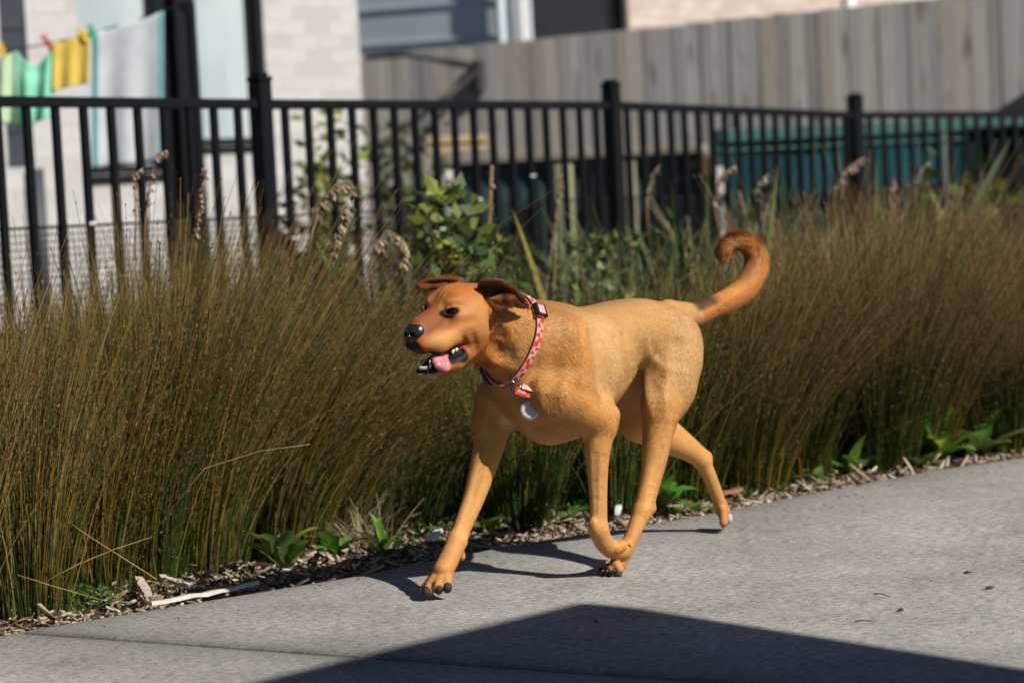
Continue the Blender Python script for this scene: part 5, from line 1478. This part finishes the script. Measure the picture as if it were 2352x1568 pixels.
def fur_length(V):
    f, l, z = V[:, 0], V[:, 1], V[:, 2]
    L = .0062 + .0050 * smoothstep(.0, .06, f)
    L = L * (1 - smoothstep(.36, .26, z)) + .0046 * smoothstep(.36, .26, z)
    L = L * (1 - smoothstep(.14, .08, z)) + .0036 * smoothstep(.14, .08, z)
    hd = smoothstep(.20, .25, f) * (z > .46)
    L = L * (1 - hd) + .0040 * hd
    mz = smoothstep(.33, .37, f) * (z > .46)
    L = L * (1 - mz) + .0028 * mz
    tl = (f < -.50) & (z > .45)
    L = np.where(tl, .007 + .017 * smoothstep(-.52, -.66, f), L)
    return L

def build_dog():
    root = empty('dog'); root.matrix_world = DOG_M
    tag(root, 'tan short-haired dog trotting along the concrete path with its mouth open', 'dog')
    h = 0.0026
    S = build_dog_sdf(h)
    V, Q = S.mesh()
    # light smoothing to lose voxel steps
    for _ in range(2):
        A = np.zeros_like(V); n = np.zeros(len(V))
        for k in range(4):
            a = Q[:, k]; b = Q[:, (k + 1) % 4]
            np.add.at(A, a, V[b]); np.add.at(n, a, 1)
        V = V * .5 + (A / np.maximum(n, 1)[:, None]) * .5
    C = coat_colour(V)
    nb = len(V)
    # ears ---------------------------------------------------------------
    near = [J(1103, 660, .050), J(1104, 646, .060), J(1128, 641, .082), J(1153, 643, .095), J(1186, 666, .098), J(1209, 692, .092), J(1212, 707, .088),
            J(1192, 694, .098), J(1176, 683, .104), J(1173, 700, .098), J(1160, 712, .086), J(1146, 718, .070), J(1128, 708, .054)]
    eV, eF = ear_patch(near, J(1141, 676, .086), np.array((-.006, -.036, -.004)))
    far = [J(1056, 648, -.040), J(1036, 642, -.060), J(1012, 641, -.082), J(984, 642, -.106), J(964, 648, -.124), J(956, 655, -.130), J(959, 662, -.126),
           J(975, 664, -.110), J(993, 662, -.092), J(1006, 668, -.070), J(1016, 676, -.058)]
    fV, fF = ear_patch(far, J(1012, 651, -.085), np.array((-.016, .008, .004)))
    faces = [tuple(q) for q in Q.tolist()]
    allV = [V]; allC = [C]; off = nb
    for vv, ff, inner in ((eV, eF, 1), (fV, fF, 0)):
        cc = np.tile(np.array((.175, .054, .015)), (len(vv), 1))
        half = len(vv) // 2
        c0 = vv.mean(0)
        if inner:
            ring_v = np.zeros(half); mm_ = (half - 1) // 9; ring_v[1:] = np.repeat(np.arange(1, 10) / 9, mm_)
            v2 = np.concatenate([ring_v, ring_v]); side_in = np.zeros(len(vv)); k_in = 0 if vv[1:half, 1].mean() > vv[half + 1:, 1].mean() else 1
            side_in[k_in * half:(k_in + 1) * half] = 1
            wd_ = side_in * (1 - smoothstep(.72, .98, v2))
            cc = cc * (1 - wd_[:, None]) + np.array((.016, .008, .006)) * wd_[:, None]  # dark inner ear skin, with the hollow's shade painted in
            # paler tufts at the root of the near ear
            w = .85 * (1 - smoothstep(.014, .027, np.linalg.norm(vv - J(1130, 700, .066), axis=1)))
            cc = cc * (1 - w[:, None]) + np.array((.46, .20, .06)) * w[:, None]
        allV.append(vv); allC.append(cc); faces += [tuple(i + off for i in f) for f in ff]; off += len(vv)
    V = np.concatenate(allV); C = np.concatenate(allC)
    me = bpy.data.meshes.new('body')
    me.from_pydata(V.tolist(), [], faces); me.update()
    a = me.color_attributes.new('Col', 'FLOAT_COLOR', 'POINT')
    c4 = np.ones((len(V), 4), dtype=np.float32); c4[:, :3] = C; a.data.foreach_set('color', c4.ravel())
    me.polygons.foreach_set('use_smooth', np.ones(len(me.polygons), dtype=bool))
    m = Mat('dog_coat', .62, .25)
    v = m.coord('Object', (1, 1, 1)); n1 = m.noise(v, 26, 5); n2 = m.noise(v, 340, 2)
    cc = m.mix(m.attr(), m.ramp(n1, [(.3, (.90, .89, .87)), (.7, (1.00, .99, .97))]), 1.0, 'MULTIPLY')
    m.color(cc); m.bump(n2, .25, .002)
    me.materials.append(m.m)
    body = link('body', me, root)
    # fur ------------------------------------------------------------------
    nv = len(V); no = np.zeros(nv * 3, dtype=np.float32); me.vertices.foreach_get('normal', no); NO = no.reshape(-1, 3).astype(float)
    me.calc_loop_triangles()
    T = np.zeros(len(me.loop_triangles) * 3, dtype=np.int32); me.loop_triangles.foreach_get('vertices', T); T = T.reshape(-1, 3)
    e1 = V[T[:, 1]] - V[T[:, 0]]; e2 = V[T[:, 2]] - V[T[:, 0]]
    ar = np.linalg.norm(np.cross(e1, e2), axis=1)
    cen = V[T].mean(1)
    dens = np.ones(len(T)); hd = (cen[:, 0] > .20) & (cen[:, 2] > .46); dens[hd] = 2.6
    dens[(cen[:, 0] < -.50) & (cen[:, 2] > .45)] = 1.6
    dark = C[T].mean(1).sum(1) < .10
    dens[dark] = 0
    p = ar * dens; p /= p.sum()
    NF = 400000
    tri = RNG.choice(len(T), NF, p=p)
    r1 = np.sqrt(RNG.random(NF)); r2 = RNG.random(NF)
    wa = np.stack([1 - r1, r1 * (1 - r2), r1 * r2], 1)
    P = (V[T[tri]] * wa[:, :, None]).sum(1); N = (NO[T[tri]] * wa[:, :, None]).sum(1)
    N /= np.linalg.norm(N, axis=1)[:, None] + 1e-9
    CF = (C[T[tri]] * wa[:, :, None]).sum(1)
    D = np.zeros_like(P)
    for a_, b_ in FUR_AX:
        a_ = np.array(a_); b_ = np.array(b_); ba = b_ - a_
        t = np.clip(((P - a_) @ ba) / (ba @ ba), 0, 1)
        dd = np.linalg.norm(P - (a_ + t[:, None] * ba), axis=1)
        D += (ba / np.linalg.norm(ba))[None] * (1 / np.maximum(dd, .012) ** 4)[:, None]
    D /= np.linalg.norm(D, axis=1)[:, None] + 1e-9
    D[:, 2] -= .25 * (np.abs(N[:, 2]) < .8) * (P[:, 2] > .3) * (P[:, 0] < .2) * (P[:, 0] > -.48)     # coat on the sides runs down and back
    # slow waviness of the coat
    ph = np.stack([np.sin(P[:, 1] * 90 + P[:, 2] * 60 + 1.0), np.sin(P[:, 2] * 80 + P[:, 0] * 70), np.sin(P[:, 0] * 85 - P[:, 1] * 60 + 2.0)], 1)
    D += .12 * ph + RNG.normal(0, .14, D.shape)
    D -= N * (D * N).sum(1)[:, None]; D /= np.linalg.norm(D, axis=1)[:, None] + 1e-9
    L = fur_length(P) * (.65 + .7 * RNG.random(NF))
    tb = np.full(NF, 9.); ti = np.zeros(NF)
    for i in range(2, len(TAIL) - 1):
        ba = TAIL[i + 1] - TAIL[i]; t = np.clip(((P - TAIL[i]) @ ba) / (ba @ ba), 0, 1); q = P - (TAIL[i] + t[:, None] * ba); nrm = np.array((ba[2], 0, -ba[0])); nrm /= np.linalg.norm(nrm)
        dd = np.linalg.norm(q, axis=1); m_ = dd < tb; tb[m_] = dd[m_]; ti[m_] = (q @ nrm)[m_]
    L = np.where((P[:, 0] < -.5) & (P[:, 2] > .45), L * (1 - .72 * smoothstep(-.006, .008, ti)), L)
    lift = .10 + .13 * RNG.random(NF)
    tailm = (P[:, 0] < -.52) & (P[:, 2] > .45); lift = np.where(tailm, lift + .12 + .16 * smoothstep(-.55, -.66, P[:, 0]), lift)
    lift = np.where(L < .0095, lift * .72, lift)
    dirv = D * np.cos(lift)[:, None] + N * np.sin(lift)[:, None]
    side = np.cross(dirv, N); side /= np.linalg.norm(side, axis=1)[:, None] + 1e-9
    wd = (.00052 + .00034 * RNG.random(NF)) * np.where(tailm, 1.1, 1.0) * np.where((P[:, 0] > .2) & (P[:, 2] > .46), .75, 1.0)
    A0 = P - side * wd[:, None] - N * .0006; A1 = P + side * wd[:, None] - N * .0006; TP = P + dirv * L[:, None]
    FV = np.stack([A0, A1, TP], 1).reshape(-1, 3)
    FF = np.arange(NF * 3).reshape(-1, 3)
    from mathutils import noise as mn
    s2 = np.cross(D, N); a1 = (P * D).sum(1); a2 = (P * s2).sum(1)
    st = .35 * np.array([mn.noise(Vector((x * 34, y * 210, z_ * 3))) for x, y, z_ in zip(a1, a2, P[:, 2] * 20)]) + .22 * np.array([mn.noise(Vector((x * 120, y * 120, z_ * 120))) for x, y, z_ in P.tolist()])
    br = (.90 + .22 * RNG.random(NF)) * (1 + .15 * np.clip(st, -1, 1)) * (1 + .06 * ph[:, 0])
    ticked = RNG.random(NF) < .04 * ((P[:, 2] > .5) | (P[:, 0] > .2)); br = np.where(ticked, br * .55, br)
    c0 = CF * (br * .95)[:, None]; c1 = CF * (br * 1.04)[:, None] + np.array((.008, .006, .004))
    FC = np.stack([c0, c0, c1], 1).reshape(-1, 3)
    fm = Mat('dog_fur', .45, .30); fc = fm.attr(); fm.color(fc)
    ft = fm.node('ShaderNodeBsdfTranslucent'); fm.l.new(fc, ft.inputs[0]); fx = fm.node('ShaderNodeMixShader'); fx.inputs[0].default_value = .08
    fm.l.new(fm.b.outputs[0], fx.inputs[1]); fm.l.new(ft.outputs[0], fx.inputs[2]); fm.l.new(fx.outputs[0], fm.n['Material Output'].inputs[0])
    fme = mesh_np('fur', FV, FF, fm.m, FC, smooth=True)
    NN = N * .8 + dirv * .0 + dirv * .10 + RNG.normal(0, .09, N.shape); NN /= np.linalg.norm(NN, axis=1)[:, None]
    # winding must face out
    gn = np.cross(A1 - A0, TP - A0); flip = (gn * N).sum(1) < 0
    if flip.mean() > .5:
        fme.flip_normals()
    fme.normals_split_custom_set_from_vertices(np.repeat(NN, 3, axis=0).astype(np.float32))
    fo = link('fur', fme, root); fo['kind'] = 'stuff'
    # eyes ------------------------------------------------------------------
    em = Mat('dog_eye', .05, .35); v = em.coord('Object')
    # iris: brown ring round a black pupil, along the eye's local X
    sx = em.node('ShaderNodeSeparateXYZ'); em.l.new(v, sx.inputs[0])
    rr = em.math('SQRT', em.math('ADD', em.math('POWER', sx.outputs[1], 2.0), em.math('POWER', sx.outputs[2], 2.0)))
    em.color(em.ramp(em.math('MULTIPLY', rr, 80.0), [(0, (.003, .002, .002)), (.26, (.004, .002, .002)), (.32, (.060, .020, .007)), (.62, (.030, .010, .004)), (.72, (.006, .004, .004)), (1, (.012, .008, .007))]))
    ebm = bmesh.new(); bmesh.ops.create_uvsphere(ebm, u_segments=28, v_segments=18, radius=.0118); eme = bpy.data.meshes.new('eye'); ebm.to_mesh(eme); ebm.free()
    eme.polygons.foreach_set('use_smooth', [True] * len(eme.polygons)); eme.materials.append(em.m)
    for g in (1, -1):
        eo = link('eye', eme, root, loc=H(.0705, g * (.0345 if g > 0 else .0315), -.0088))
        eo.rotation_euler = Vector((.80, g * .55, .02)).to_track_quat('X', 'Z').to_euler()
        eo['label'] = 'dark brown eye'
    # nose --------------------------------------------------------------------
    N_ = SDF(H(0.1250, -.038, -.085), H(0.1900, .038, -.005), .0010)
    N_.ell(H(0.1460, 0, -.042), (.021, .0225, .0200), .008)
    for g in (1, -1): N_.ell(H(0.1500, g * .0120, -.046), (.0155, .0125, .0165), .006)
    N_.ell(H(0.1600, 0, -.048), (.0120, .0150, .0175), .006)
    for g in (1, -1):
        N_.ell(H(0.1690, g * .0080, -.0480), (.009, .0050, .0044), .003, 's')
        N_.cone(H(0.1640, g * .0110, -.0495), H(0.1480, g * .0230, -.0530), .0030, .0022, .003, 's')
    N_.cone(H(0.1740, 0, -.046), H(0.1660, 0, -.068), .0012, .0014, .002, 's')
    nv_, nq_ = N_.mesh()
    nm = Mat('dog_nose', .30, .6); v = nm.coord('Object'); vor = nm.node('ShaderNodeTexVoronoi'); vor.inputs['Scale'].default_value = 700; nm.l.new(v, vor.inputs[0])
    nm.color((.012, .011, .013)); nm.bump(vor.outputs[0], .25, .0006); nm.set(Coat_Weight=.3, Coat_Roughness=.25)
    o = link('nose', mesh_np('nose', nv_, nq_, nm.m, smooth=True), root); o['label'] = 'moist black nose'
    # tongue --------------------------------------------------------------------
    T_ = SDF(H(.03, -.03, -.175), H(.15, .06, -.07), .0012)
    tp = [H(.045, .002, -.100), H(.075, .006, -.0985), H(.094, .016, -.1000), H(.104, .026, -.1050), H(.105, .0325, -.1130), H(.102, .0345, -.1225)]
    for i in range(len(tp) - 1):
        for dx, dl, r0 in ((-.0150, -.005, .0050), (-.008, -.003, .0062), (0, 0, .0066), (.008, .002, .0066), (.016, .003, .0060), (.0225, .002, .0048)):
            e = .80 if i == len(tp) - 2 else 1.0
            T_.cone(tp[i] + np.array((dx, dl, 0)), tp[i + 1] + np.array((dx * e, dl * e, abs(dx) * .25 * (i == len(tp) - 2))), r0, r0, .006)
    T_.cone(tp[2] + np.array((.004, .0085, .006)), tp[5] + np.array((.004, .0085, .006)), .0012, .0012, .005, 's')
    tv, tq = T_.mesh()
    tm = Mat('dog_tongue', .28, .5); v = tm.coord('Object'); n = tm.noise(v, 160, 3); tm.color(tm.ramp(n, [(.3, (.50, .165, .175)), (.7, (.62, .245, .250))])); tm.bump(n, .2, .001)
    tm.set(Subsurface_Weight=.15, Coat_Weight=.35, Coat_Roughness=.2)
    o = link('tongue', mesh_np('tongue', tv, tq, tm.m, smooth=True), root); o['label'] = 'pink tongue hanging over the lower lip'
    # teeth -----------------------------------------------------------------------
    tm = simple('tooth_enamel', (.80, .76, .66), .25, .5, .05, 200)
    def tooth(p, tip, r, name='tooth'):
        p = Vector(p); tip = Vector(tip); mid = (p + tip) * .5 + Vector((.0008, 0, 0))
        MB().tube([p, p.lerp(mid, .6), mid.lerp(tip, .4), tip], [r, r * .95, r * .6, r * .12], 8).build(name, tm, root, smooth=True)
    for g in (1, -1): tooth(H(.1235, g * .0130, -.122), H(.129, g * .0165, -.1020), .0034, 'canine_tooth')
    for i in range(6):
        l = (-.0105 + .0042 * i); tooth(H(.1345 - abs(l) * .3, l, -.1215), H(.1362 - abs(l) * .3, l, -.1140), .0021)
    for (f_, u_, hgt) in ((.060, -.0885, .0040), (.070, -.0905, .0060)):
        tooth(H(f_, .0255, u_ + .004), H(f_ + .001, .0265, u_ - hgt), .0042)
    # claws and pads ------------------------------------------------------------------
    cm = simple('claw_horn', (.016, .014, .014), .3, .5, .1, 100)
    pm = simple('paw_pad', (.022, .021, .022), .55, .4, .3, 260, .3)
    def claw(a_, b_, r):
        a_ = Vector(a_); b_ = Vector(b_); mid = (a_ + b_) * .5 + Vector((.001, 0, .0025))
        MB().tube([a_, mid, b_], [r, r * .8, r * .18], 8).build('claw', cm, root, smooth=True)
    def pad(c, r, rot=None):
        bm = bmesh.new(); bmesh.ops.create_uvsphere(bm, u_segments=18, v_segments=12, radius=1)
        bmesh.ops.scale(bm, vec=Vector(r), verts=bm.verts)
        mm = bpy.data.meshes.new('pad'); bm.to_mesh(mm); bm.free(); mm.polygons.foreach_set('use_smooth', [True] * len(mm.polygons)); mm.materials.append(pm)
        o = link('toe_pad', mm, root, loc=Vector(c)); return o
    # far fore paw, about to land with its toes up
    for (x, y, w) in ((980, 1357, -.083), (1008, 1349, -.065), (1028, 1346, -.052)):
        pad(J(x, y, w) + np.array((.0050, .0035, -.0010)), (.0095, .0105, .0125))
    for (x, y, x2, y2, w) in ((970, 1339, 962, 1345, -.096), (1000, 1335, 995, 1341, -.072)):
        pass
    for (x, y, w) in ((984, 1353, -.084), (1006, 1346, -.066), (978, 1352, -.098)):
        e = J(x, y, w); claw(e + np.array((.002, .000, .0105)), e + np.array((.0150, .0015, .0035)), .0036)
    claw(J(1046, 1297, -.060), J(1045, 1309, -.056), .0036)
    # near hind paw on the ground
    for (x, y, dw) in ((1384, 1309, -.026), (1389, 1313, -.010), (1399, 1313, .008), (1415, 1312, .023)):
        claw(J(x + 3, y - 3, .076 + dw) + np.array((.006, 0, .003)), J(x, y + 4, .076 + dw) + np.array((.014, 0, -.001)), .0046)
        pad(J(x + 5, y + 4, .076 + dw) + np.array((.003, .002, -.002)), (.0085, .0095, .0085))
    # far hind paw trailing behind
    for dw in (-.018, -.006, .006, .018):
        claw(J(1662, 1206, -.052 + dw), J(1661, 1216, -.052 + dw), .0036)
    o = pad(J(1671, 1190, -.045), (.009, .014, .014)); o.name = 'paw_pad'; o['label'] = 'pale pad under the lifted hind paw'
    o.data.materials.clear(); o.data.materials.append(simple('pale_pad', (.48, .42, .38), .6, .3, .2, 200))
    # near fore paw folded back
    for dw in (-.02, -.007, .007, .02):
        claw(J(1444, 1252, .089 + dw), J(1449, 1257, .089 + dw), .0030)
    return root, body

def build_collar(body):
    bvh = BVHTree.FromObject(body, bpy.context.evaluated_depsgraph_get())
    root = empty('dog_collar'); root.matrix_world = DOG_M
    tag(root, 'pink collar printed with red hearts around the dog\'s neck', 'collar')
    c = Vector((.108, 0, .535)); ax = Vector((1.0, 0, .30)).normalized()
    e1 = Vector((0, 1, 0)); e2 = ax.cross(e1); e2 = e2 if e2.z > 0 else -e2
    n = 96; wid = .0180; ring = []
    for k in range(n):
        ph = 2 * math.pi * k / n; d = e1 * math.cos(ph) + e2 * math.sin(ph)
        rr = []
        for off in (-.5, 0, .5):
            o = c + ax * (off * wid); hit = bvh.ray_cast(o, d)
            rr.append((hit[0] - o).length if hit[0] else .08)
        ring.append(sum(rr) / 3)
    ring = np.array(ring); ker = np.array([1, 2, 3, 2, 1.]) / 9
    for _ in range(3): ring = np.convolve(np.pad(ring, 2, mode='wrap'), ker, 'valid')
    ring = np.maximum(ring, 0) + .0045
    # the collar hangs: slide it forward low down
    def pt(ph, v, lift=0.0):
        k = (ph / (2 * math.pi) * n) % n; i = int(k); fr = k - i
        r = ring[i] * (1 - fr) + ring[(i + 1) % n] * fr + lift
        return c + ax * (v * wid) + (e1 * math.cos(ph) + e2 * math.sin(ph)) * r
    sm = Mat('pink_webbing', .75, .2); v = sm.coord('Object'); wv = sm.node('ShaderNodeTexWave'); wv.inputs['Scale'].default_value = 330; sm.l.new(v, wv.inputs[0])
    nz = sm.noise(v, 60, 4)
    sm.color(sm.ramp(nz, [(.3, (.66, .285, .285)), (.7, (.80, .42, .42))])); sm.bump(wv.outputs[1], .25, .0006)
    V = []; F = []
    for k in range(n):
        ph = 2 * math.pi * k / n
        for v_, l_ in ((-.5, 0), (.5, 0), (.5, .0022), (-.5, .0022)): V.append(pt(ph, v_, l_))
    for k in range(n):
        a = k * 4; b = ((k + 1) % n) * 4
        for q in range(4): F.append((a + q, a + (q + 1) % 4, b + (q + 1) % 4, b + q))
    me = bpy.data.meshes.new('strap'); me.from_pydata(V, [], F); me.update(); me.materials.append(sm.m)
    me.polygons.foreach_set('use_smooth', [False] * len(me.polygons))
    link('strap', me, root)
    # hearts
    hm = simple('heart_print', (.60, .035, .022), .75, .2, .15, 90)
    mb = MB(); k = 0; rs = random.Random(3)
    ph = -1.75
    while ph < 1.5:
        for v0 in ((-.24, .0), (.22, .5)):
            cph = ph + v0[1] * .235; cv = v0[0] + rs.uniform(-.05, .05); sz = rs.choice((.0078, .0048, .0066)); ro = rs.uniform(-.6, .6) + math.pi / 2
            pts = []
            for q in range(18):
                t = 2 * math.pi * q / 18
                x = 16 * math.sin(t) ** 3 / 16; y = (13 * math.cos(t) - 5 * math.cos(2 * t) - 2 * math.cos(3 * t) - math.cos(4 * t)) / 16
                a_ = (x * math.cos(ro) - y * math.sin(ro)) * sz; b_ = (x * math.sin(ro) + y * math.cos(ro)) * sz
                pts.append(pt(cph + a_ / .085, max(-.47, min(.47, cv + b_ / wid)), .0028))
            cc = pt(cph, cv, .0030)
            mb.add([cc] + pts, [(0, 1 + q, 1 + (q + 1) % 18) for q in range(18)])
        ph += .235
    o = mb.build('heart_print', hm, root); o['label'] = 'red hearts printed on the pink webbing'
    # slider near the top of the neck
    blk = simple('black_plastic', (.012, .013, .016), .35, .5, .1, 80)
    ph_s = 0.62
    def frame(ph):
        o = pt(ph, 0, .002); t = (pt(ph + .04, 0, .002) - pt(ph - .04, 0, .002)).normalized(); nn = (o - c); nn -= ax * nn.dot(ax); nn = (nn - t * nn.dot(t)).normalized()
        return o, t, nn
    o, t, nn = frame(ph_s); M = Matrix((t, ax, nn)).transposed()
    mb = MB()
    for s_ in (-1, 1): mb.box(o + ax * s_ * .0135 + nn * .005, (.030, .0035, .010), M)
    for s_ in (-1, 0, 1): mb.box(o + t * s_ * .0135 + nn * .006, (.0035, .0235, .004), M)
    mb.build('slider_buckle', blk, root, bevel=.0008)
    mb = MB(); mb.box(o + nn * .0092 + t * .001, (.021, .0185, .0028), M); x = mb.build('webbing_loop', sm.m, root, bevel=.001); x['label'] = 'loop of webbing through the slider'
    # side-release buckle on the far side of the throat
    o, t, nn = frame(-2.05); M = Matrix((t, ax, nn)).transposed()
    mb = MB(); mb.box(o + nn * .004, (.042, .023, .009), M); mb.build('release_buckle', blk, root, bevel=.003, seg=2)
    # hardware hanging at the throat: each piece rests just proud of the coat
    Mi = DOG_M.inverted()
    cam_l = Mi @ CAM
    def hit(px, py, off):
        d = (Mi.to_3x3() @ ray(px, py)).normalized(); h_ = bvh.ray_cast(cam_l, d)
        p = h_[0] if h_[0] is not None else Vector(J(px, py, .05)); nn_ = h_[1] if h_[1] is not None else -d
        return p - d * off, (nn_ * .5 - d * .5).normalized(), d
    def seg3(px0, py0, px1, py1, o0, o1):
        return hit(px0, py0, o0)[0], hit(px1, py1, o1)[0]
    met = simple('ring_steel', (.30, .31, .33), .22, .5, .06, 60, metallic=1.0)
    pl = [(1166, 874, .010), (1168, 884, .011), (1172, 895, .012), (1178, 905, .013), (1186, 911, .013), (1193, 909, .012), (1193, 901, .011), (1189, 890, .010), (1184, 880, .010), (1175, 874, .010)]
    pts = [hit(*p)[0] for p in pl]
    MB().tube(pts + [pts[0]], .0019, 10, cap=False).build('d_ring', met, root, smooth=True)
    def ringpx(cx, cy, rx, ry, off, tilt, n_=32):
        p0, nn_, d_ = hit(cx, cy, off)
        R_ = Mi.to_3x3() @ RT; U_ = Mi.to_3x3() @ UP
        k_ = 1.0 / 1085.0
        return [p0 + (R_ * math.cos(a) * rx + U_ * math.sin(a) * ry) * k_ - d_ * (math.sin(a + tilt) * .006) for a in np.linspace(0, 2 * math.pi, n_)]
    for q in (0, .0024):
        MB().tube([p + Vector((q, 0, -q * .4)) for p in ringpx(1190, 897, 10.5, 13.0, .013, .6)], .0013, 8, cap=False).build('split_ring', met, root, smooth=True)
    red = Mat('red_tag', .7, .2); v = red.coord('Object'); nz = red.noise(v, 200, 3); red.color(red.ramp(nz, [(.3, (.56, .040, .018)), (.7, (.74, .078, .032))]))
    chk = Mat('checked_tag', .7, .2); ck = chk.node('ShaderNodeTexChecker'); v = chk.coord('Object', (1, 1, 1), (.3, .2, .5)); chk.l.new(v, ck.inputs[0]); ck.inputs['Scale'].default_value = 300
    ck.inputs[1].default_value = (.72, .07, .04, 1); ck.inputs[2].default_value = (.85, .70, .68, 1); chk.l.new(ck.outputs[0], chk.b.inputs['Base Color'])
    R_ = Mi.to_3x3() @ RT; U_ = Mi.to_3x3() @ UP
    tc, tn, d_ = hit(1206, 903, .014)
    tn = -d_
    ta = (R_ * .95 - U_ * .28).normalized(); tb = tn.cross(ta).normalized(); tb = tb if tb.z > 0 else -tb
    M = Matrix((ta, tb, tn)).transposed()
    MB().box(tc, (.044, .0165, .003), M).build('fabric_tag', red.m, root, bevel=.001)
    M2 = M @ Matrix.Rotation(math.radians(-62), 3, 'X')
    MB().box(tc + tb * .0125 + ta * .010 - tn * .004, (.040, .0200, .002), M2).build('fabric_tag_flap', chk.m, root, bevel=.0008)
    wm = simple('white_print', (.85, .83, .80), .7, .2, .05, 90); mb = MB(); rs = random.Random(5)
    for row, (x0, x1) in enumerate(((-.014, .000), (-.016, .003), (.006, .017))):
        x = x0
        while x < x1:
            wl = rs.uniform(.0006, .0012); mb.box(tc + ta * x + tb * (.0034 - row * .0036) + tn * .0018, (wl, rs.uniform(.0016, .0026), .0004), M); x += wl + .0007
    o = mb.build('lettering', wm, root); o['label'] = 'tiny white lettering on the red tag'
    dk = Mat('tracker_case', .38, .5); v = dk.coord('Object'); nz = dk.noise(v, 90, 4); dk.color(dk.ramp(nz, [(.3, (.50, .49, .46)), (.7, (.68, .67, .63))]))
    dk.set(Coat_Weight=.3)
    dc, dnn, d_ = hit(1217, 941, .013)
    dn_ = (-d_ * .90 - R_ * .16 + U_ * .10).normalized()
    da = Vector((0, 0, 1)).cross(dn_).normalized(); db = dn_.cross(da)
    V = []; F = []; prof = [(.0002, .0050), (.006, .0052), (.0075, .0046), (.0125, .0046), (.0138, .0052), (.0165, .0046), (.0190, .0030), (.0205, .0012), (.0208, -.0010), (.0200, -.003), (.0175, -.0045), (.0002, -.0055)]
    m_ = 40
    for r_, h_ in prof:
        for k in range(m_):
            a = 2 * math.pi * k / m_; V.append(dc + (da * math.cos(a) + db * math.sin(a)) * r_ * 1.02 + dn_ * h_)
    for i in range(len(prof) - 1):
        for k in range(m_): F.append((i * m_ + k, i * m_ + (k + 1) % m_, (i + 1) * m_ + (k + 1) % m_, (i + 1) * m_ + k))
    me = bpy.data.meshes.new('tracker_disc'); me.from_pydata(V, [], F); me.update(); me.materials.append(dk.m)
    me.polygons.foreach_set('use_smooth', [True] * len(me.polygons)); o = link('tracker_disc', me, root); o['label'] = 'round pale grey tracker in a plastic case'
    pts = [dc + (da * math.cos(a) + db * math.sin(a)) * .0220 + dn_ * .0006 for a in np.linspace(-.6, 1.75, 20)]
    MB().tube([hit(1195, 908, .013)[0]] + pts[::-1], .0010, 6).build('steel_loop', met, root, smooth=True)
    return root
dog_root, dog_body = build_dog()
bpy.context.view_layer.update()
collar = build_collar(dog_body)
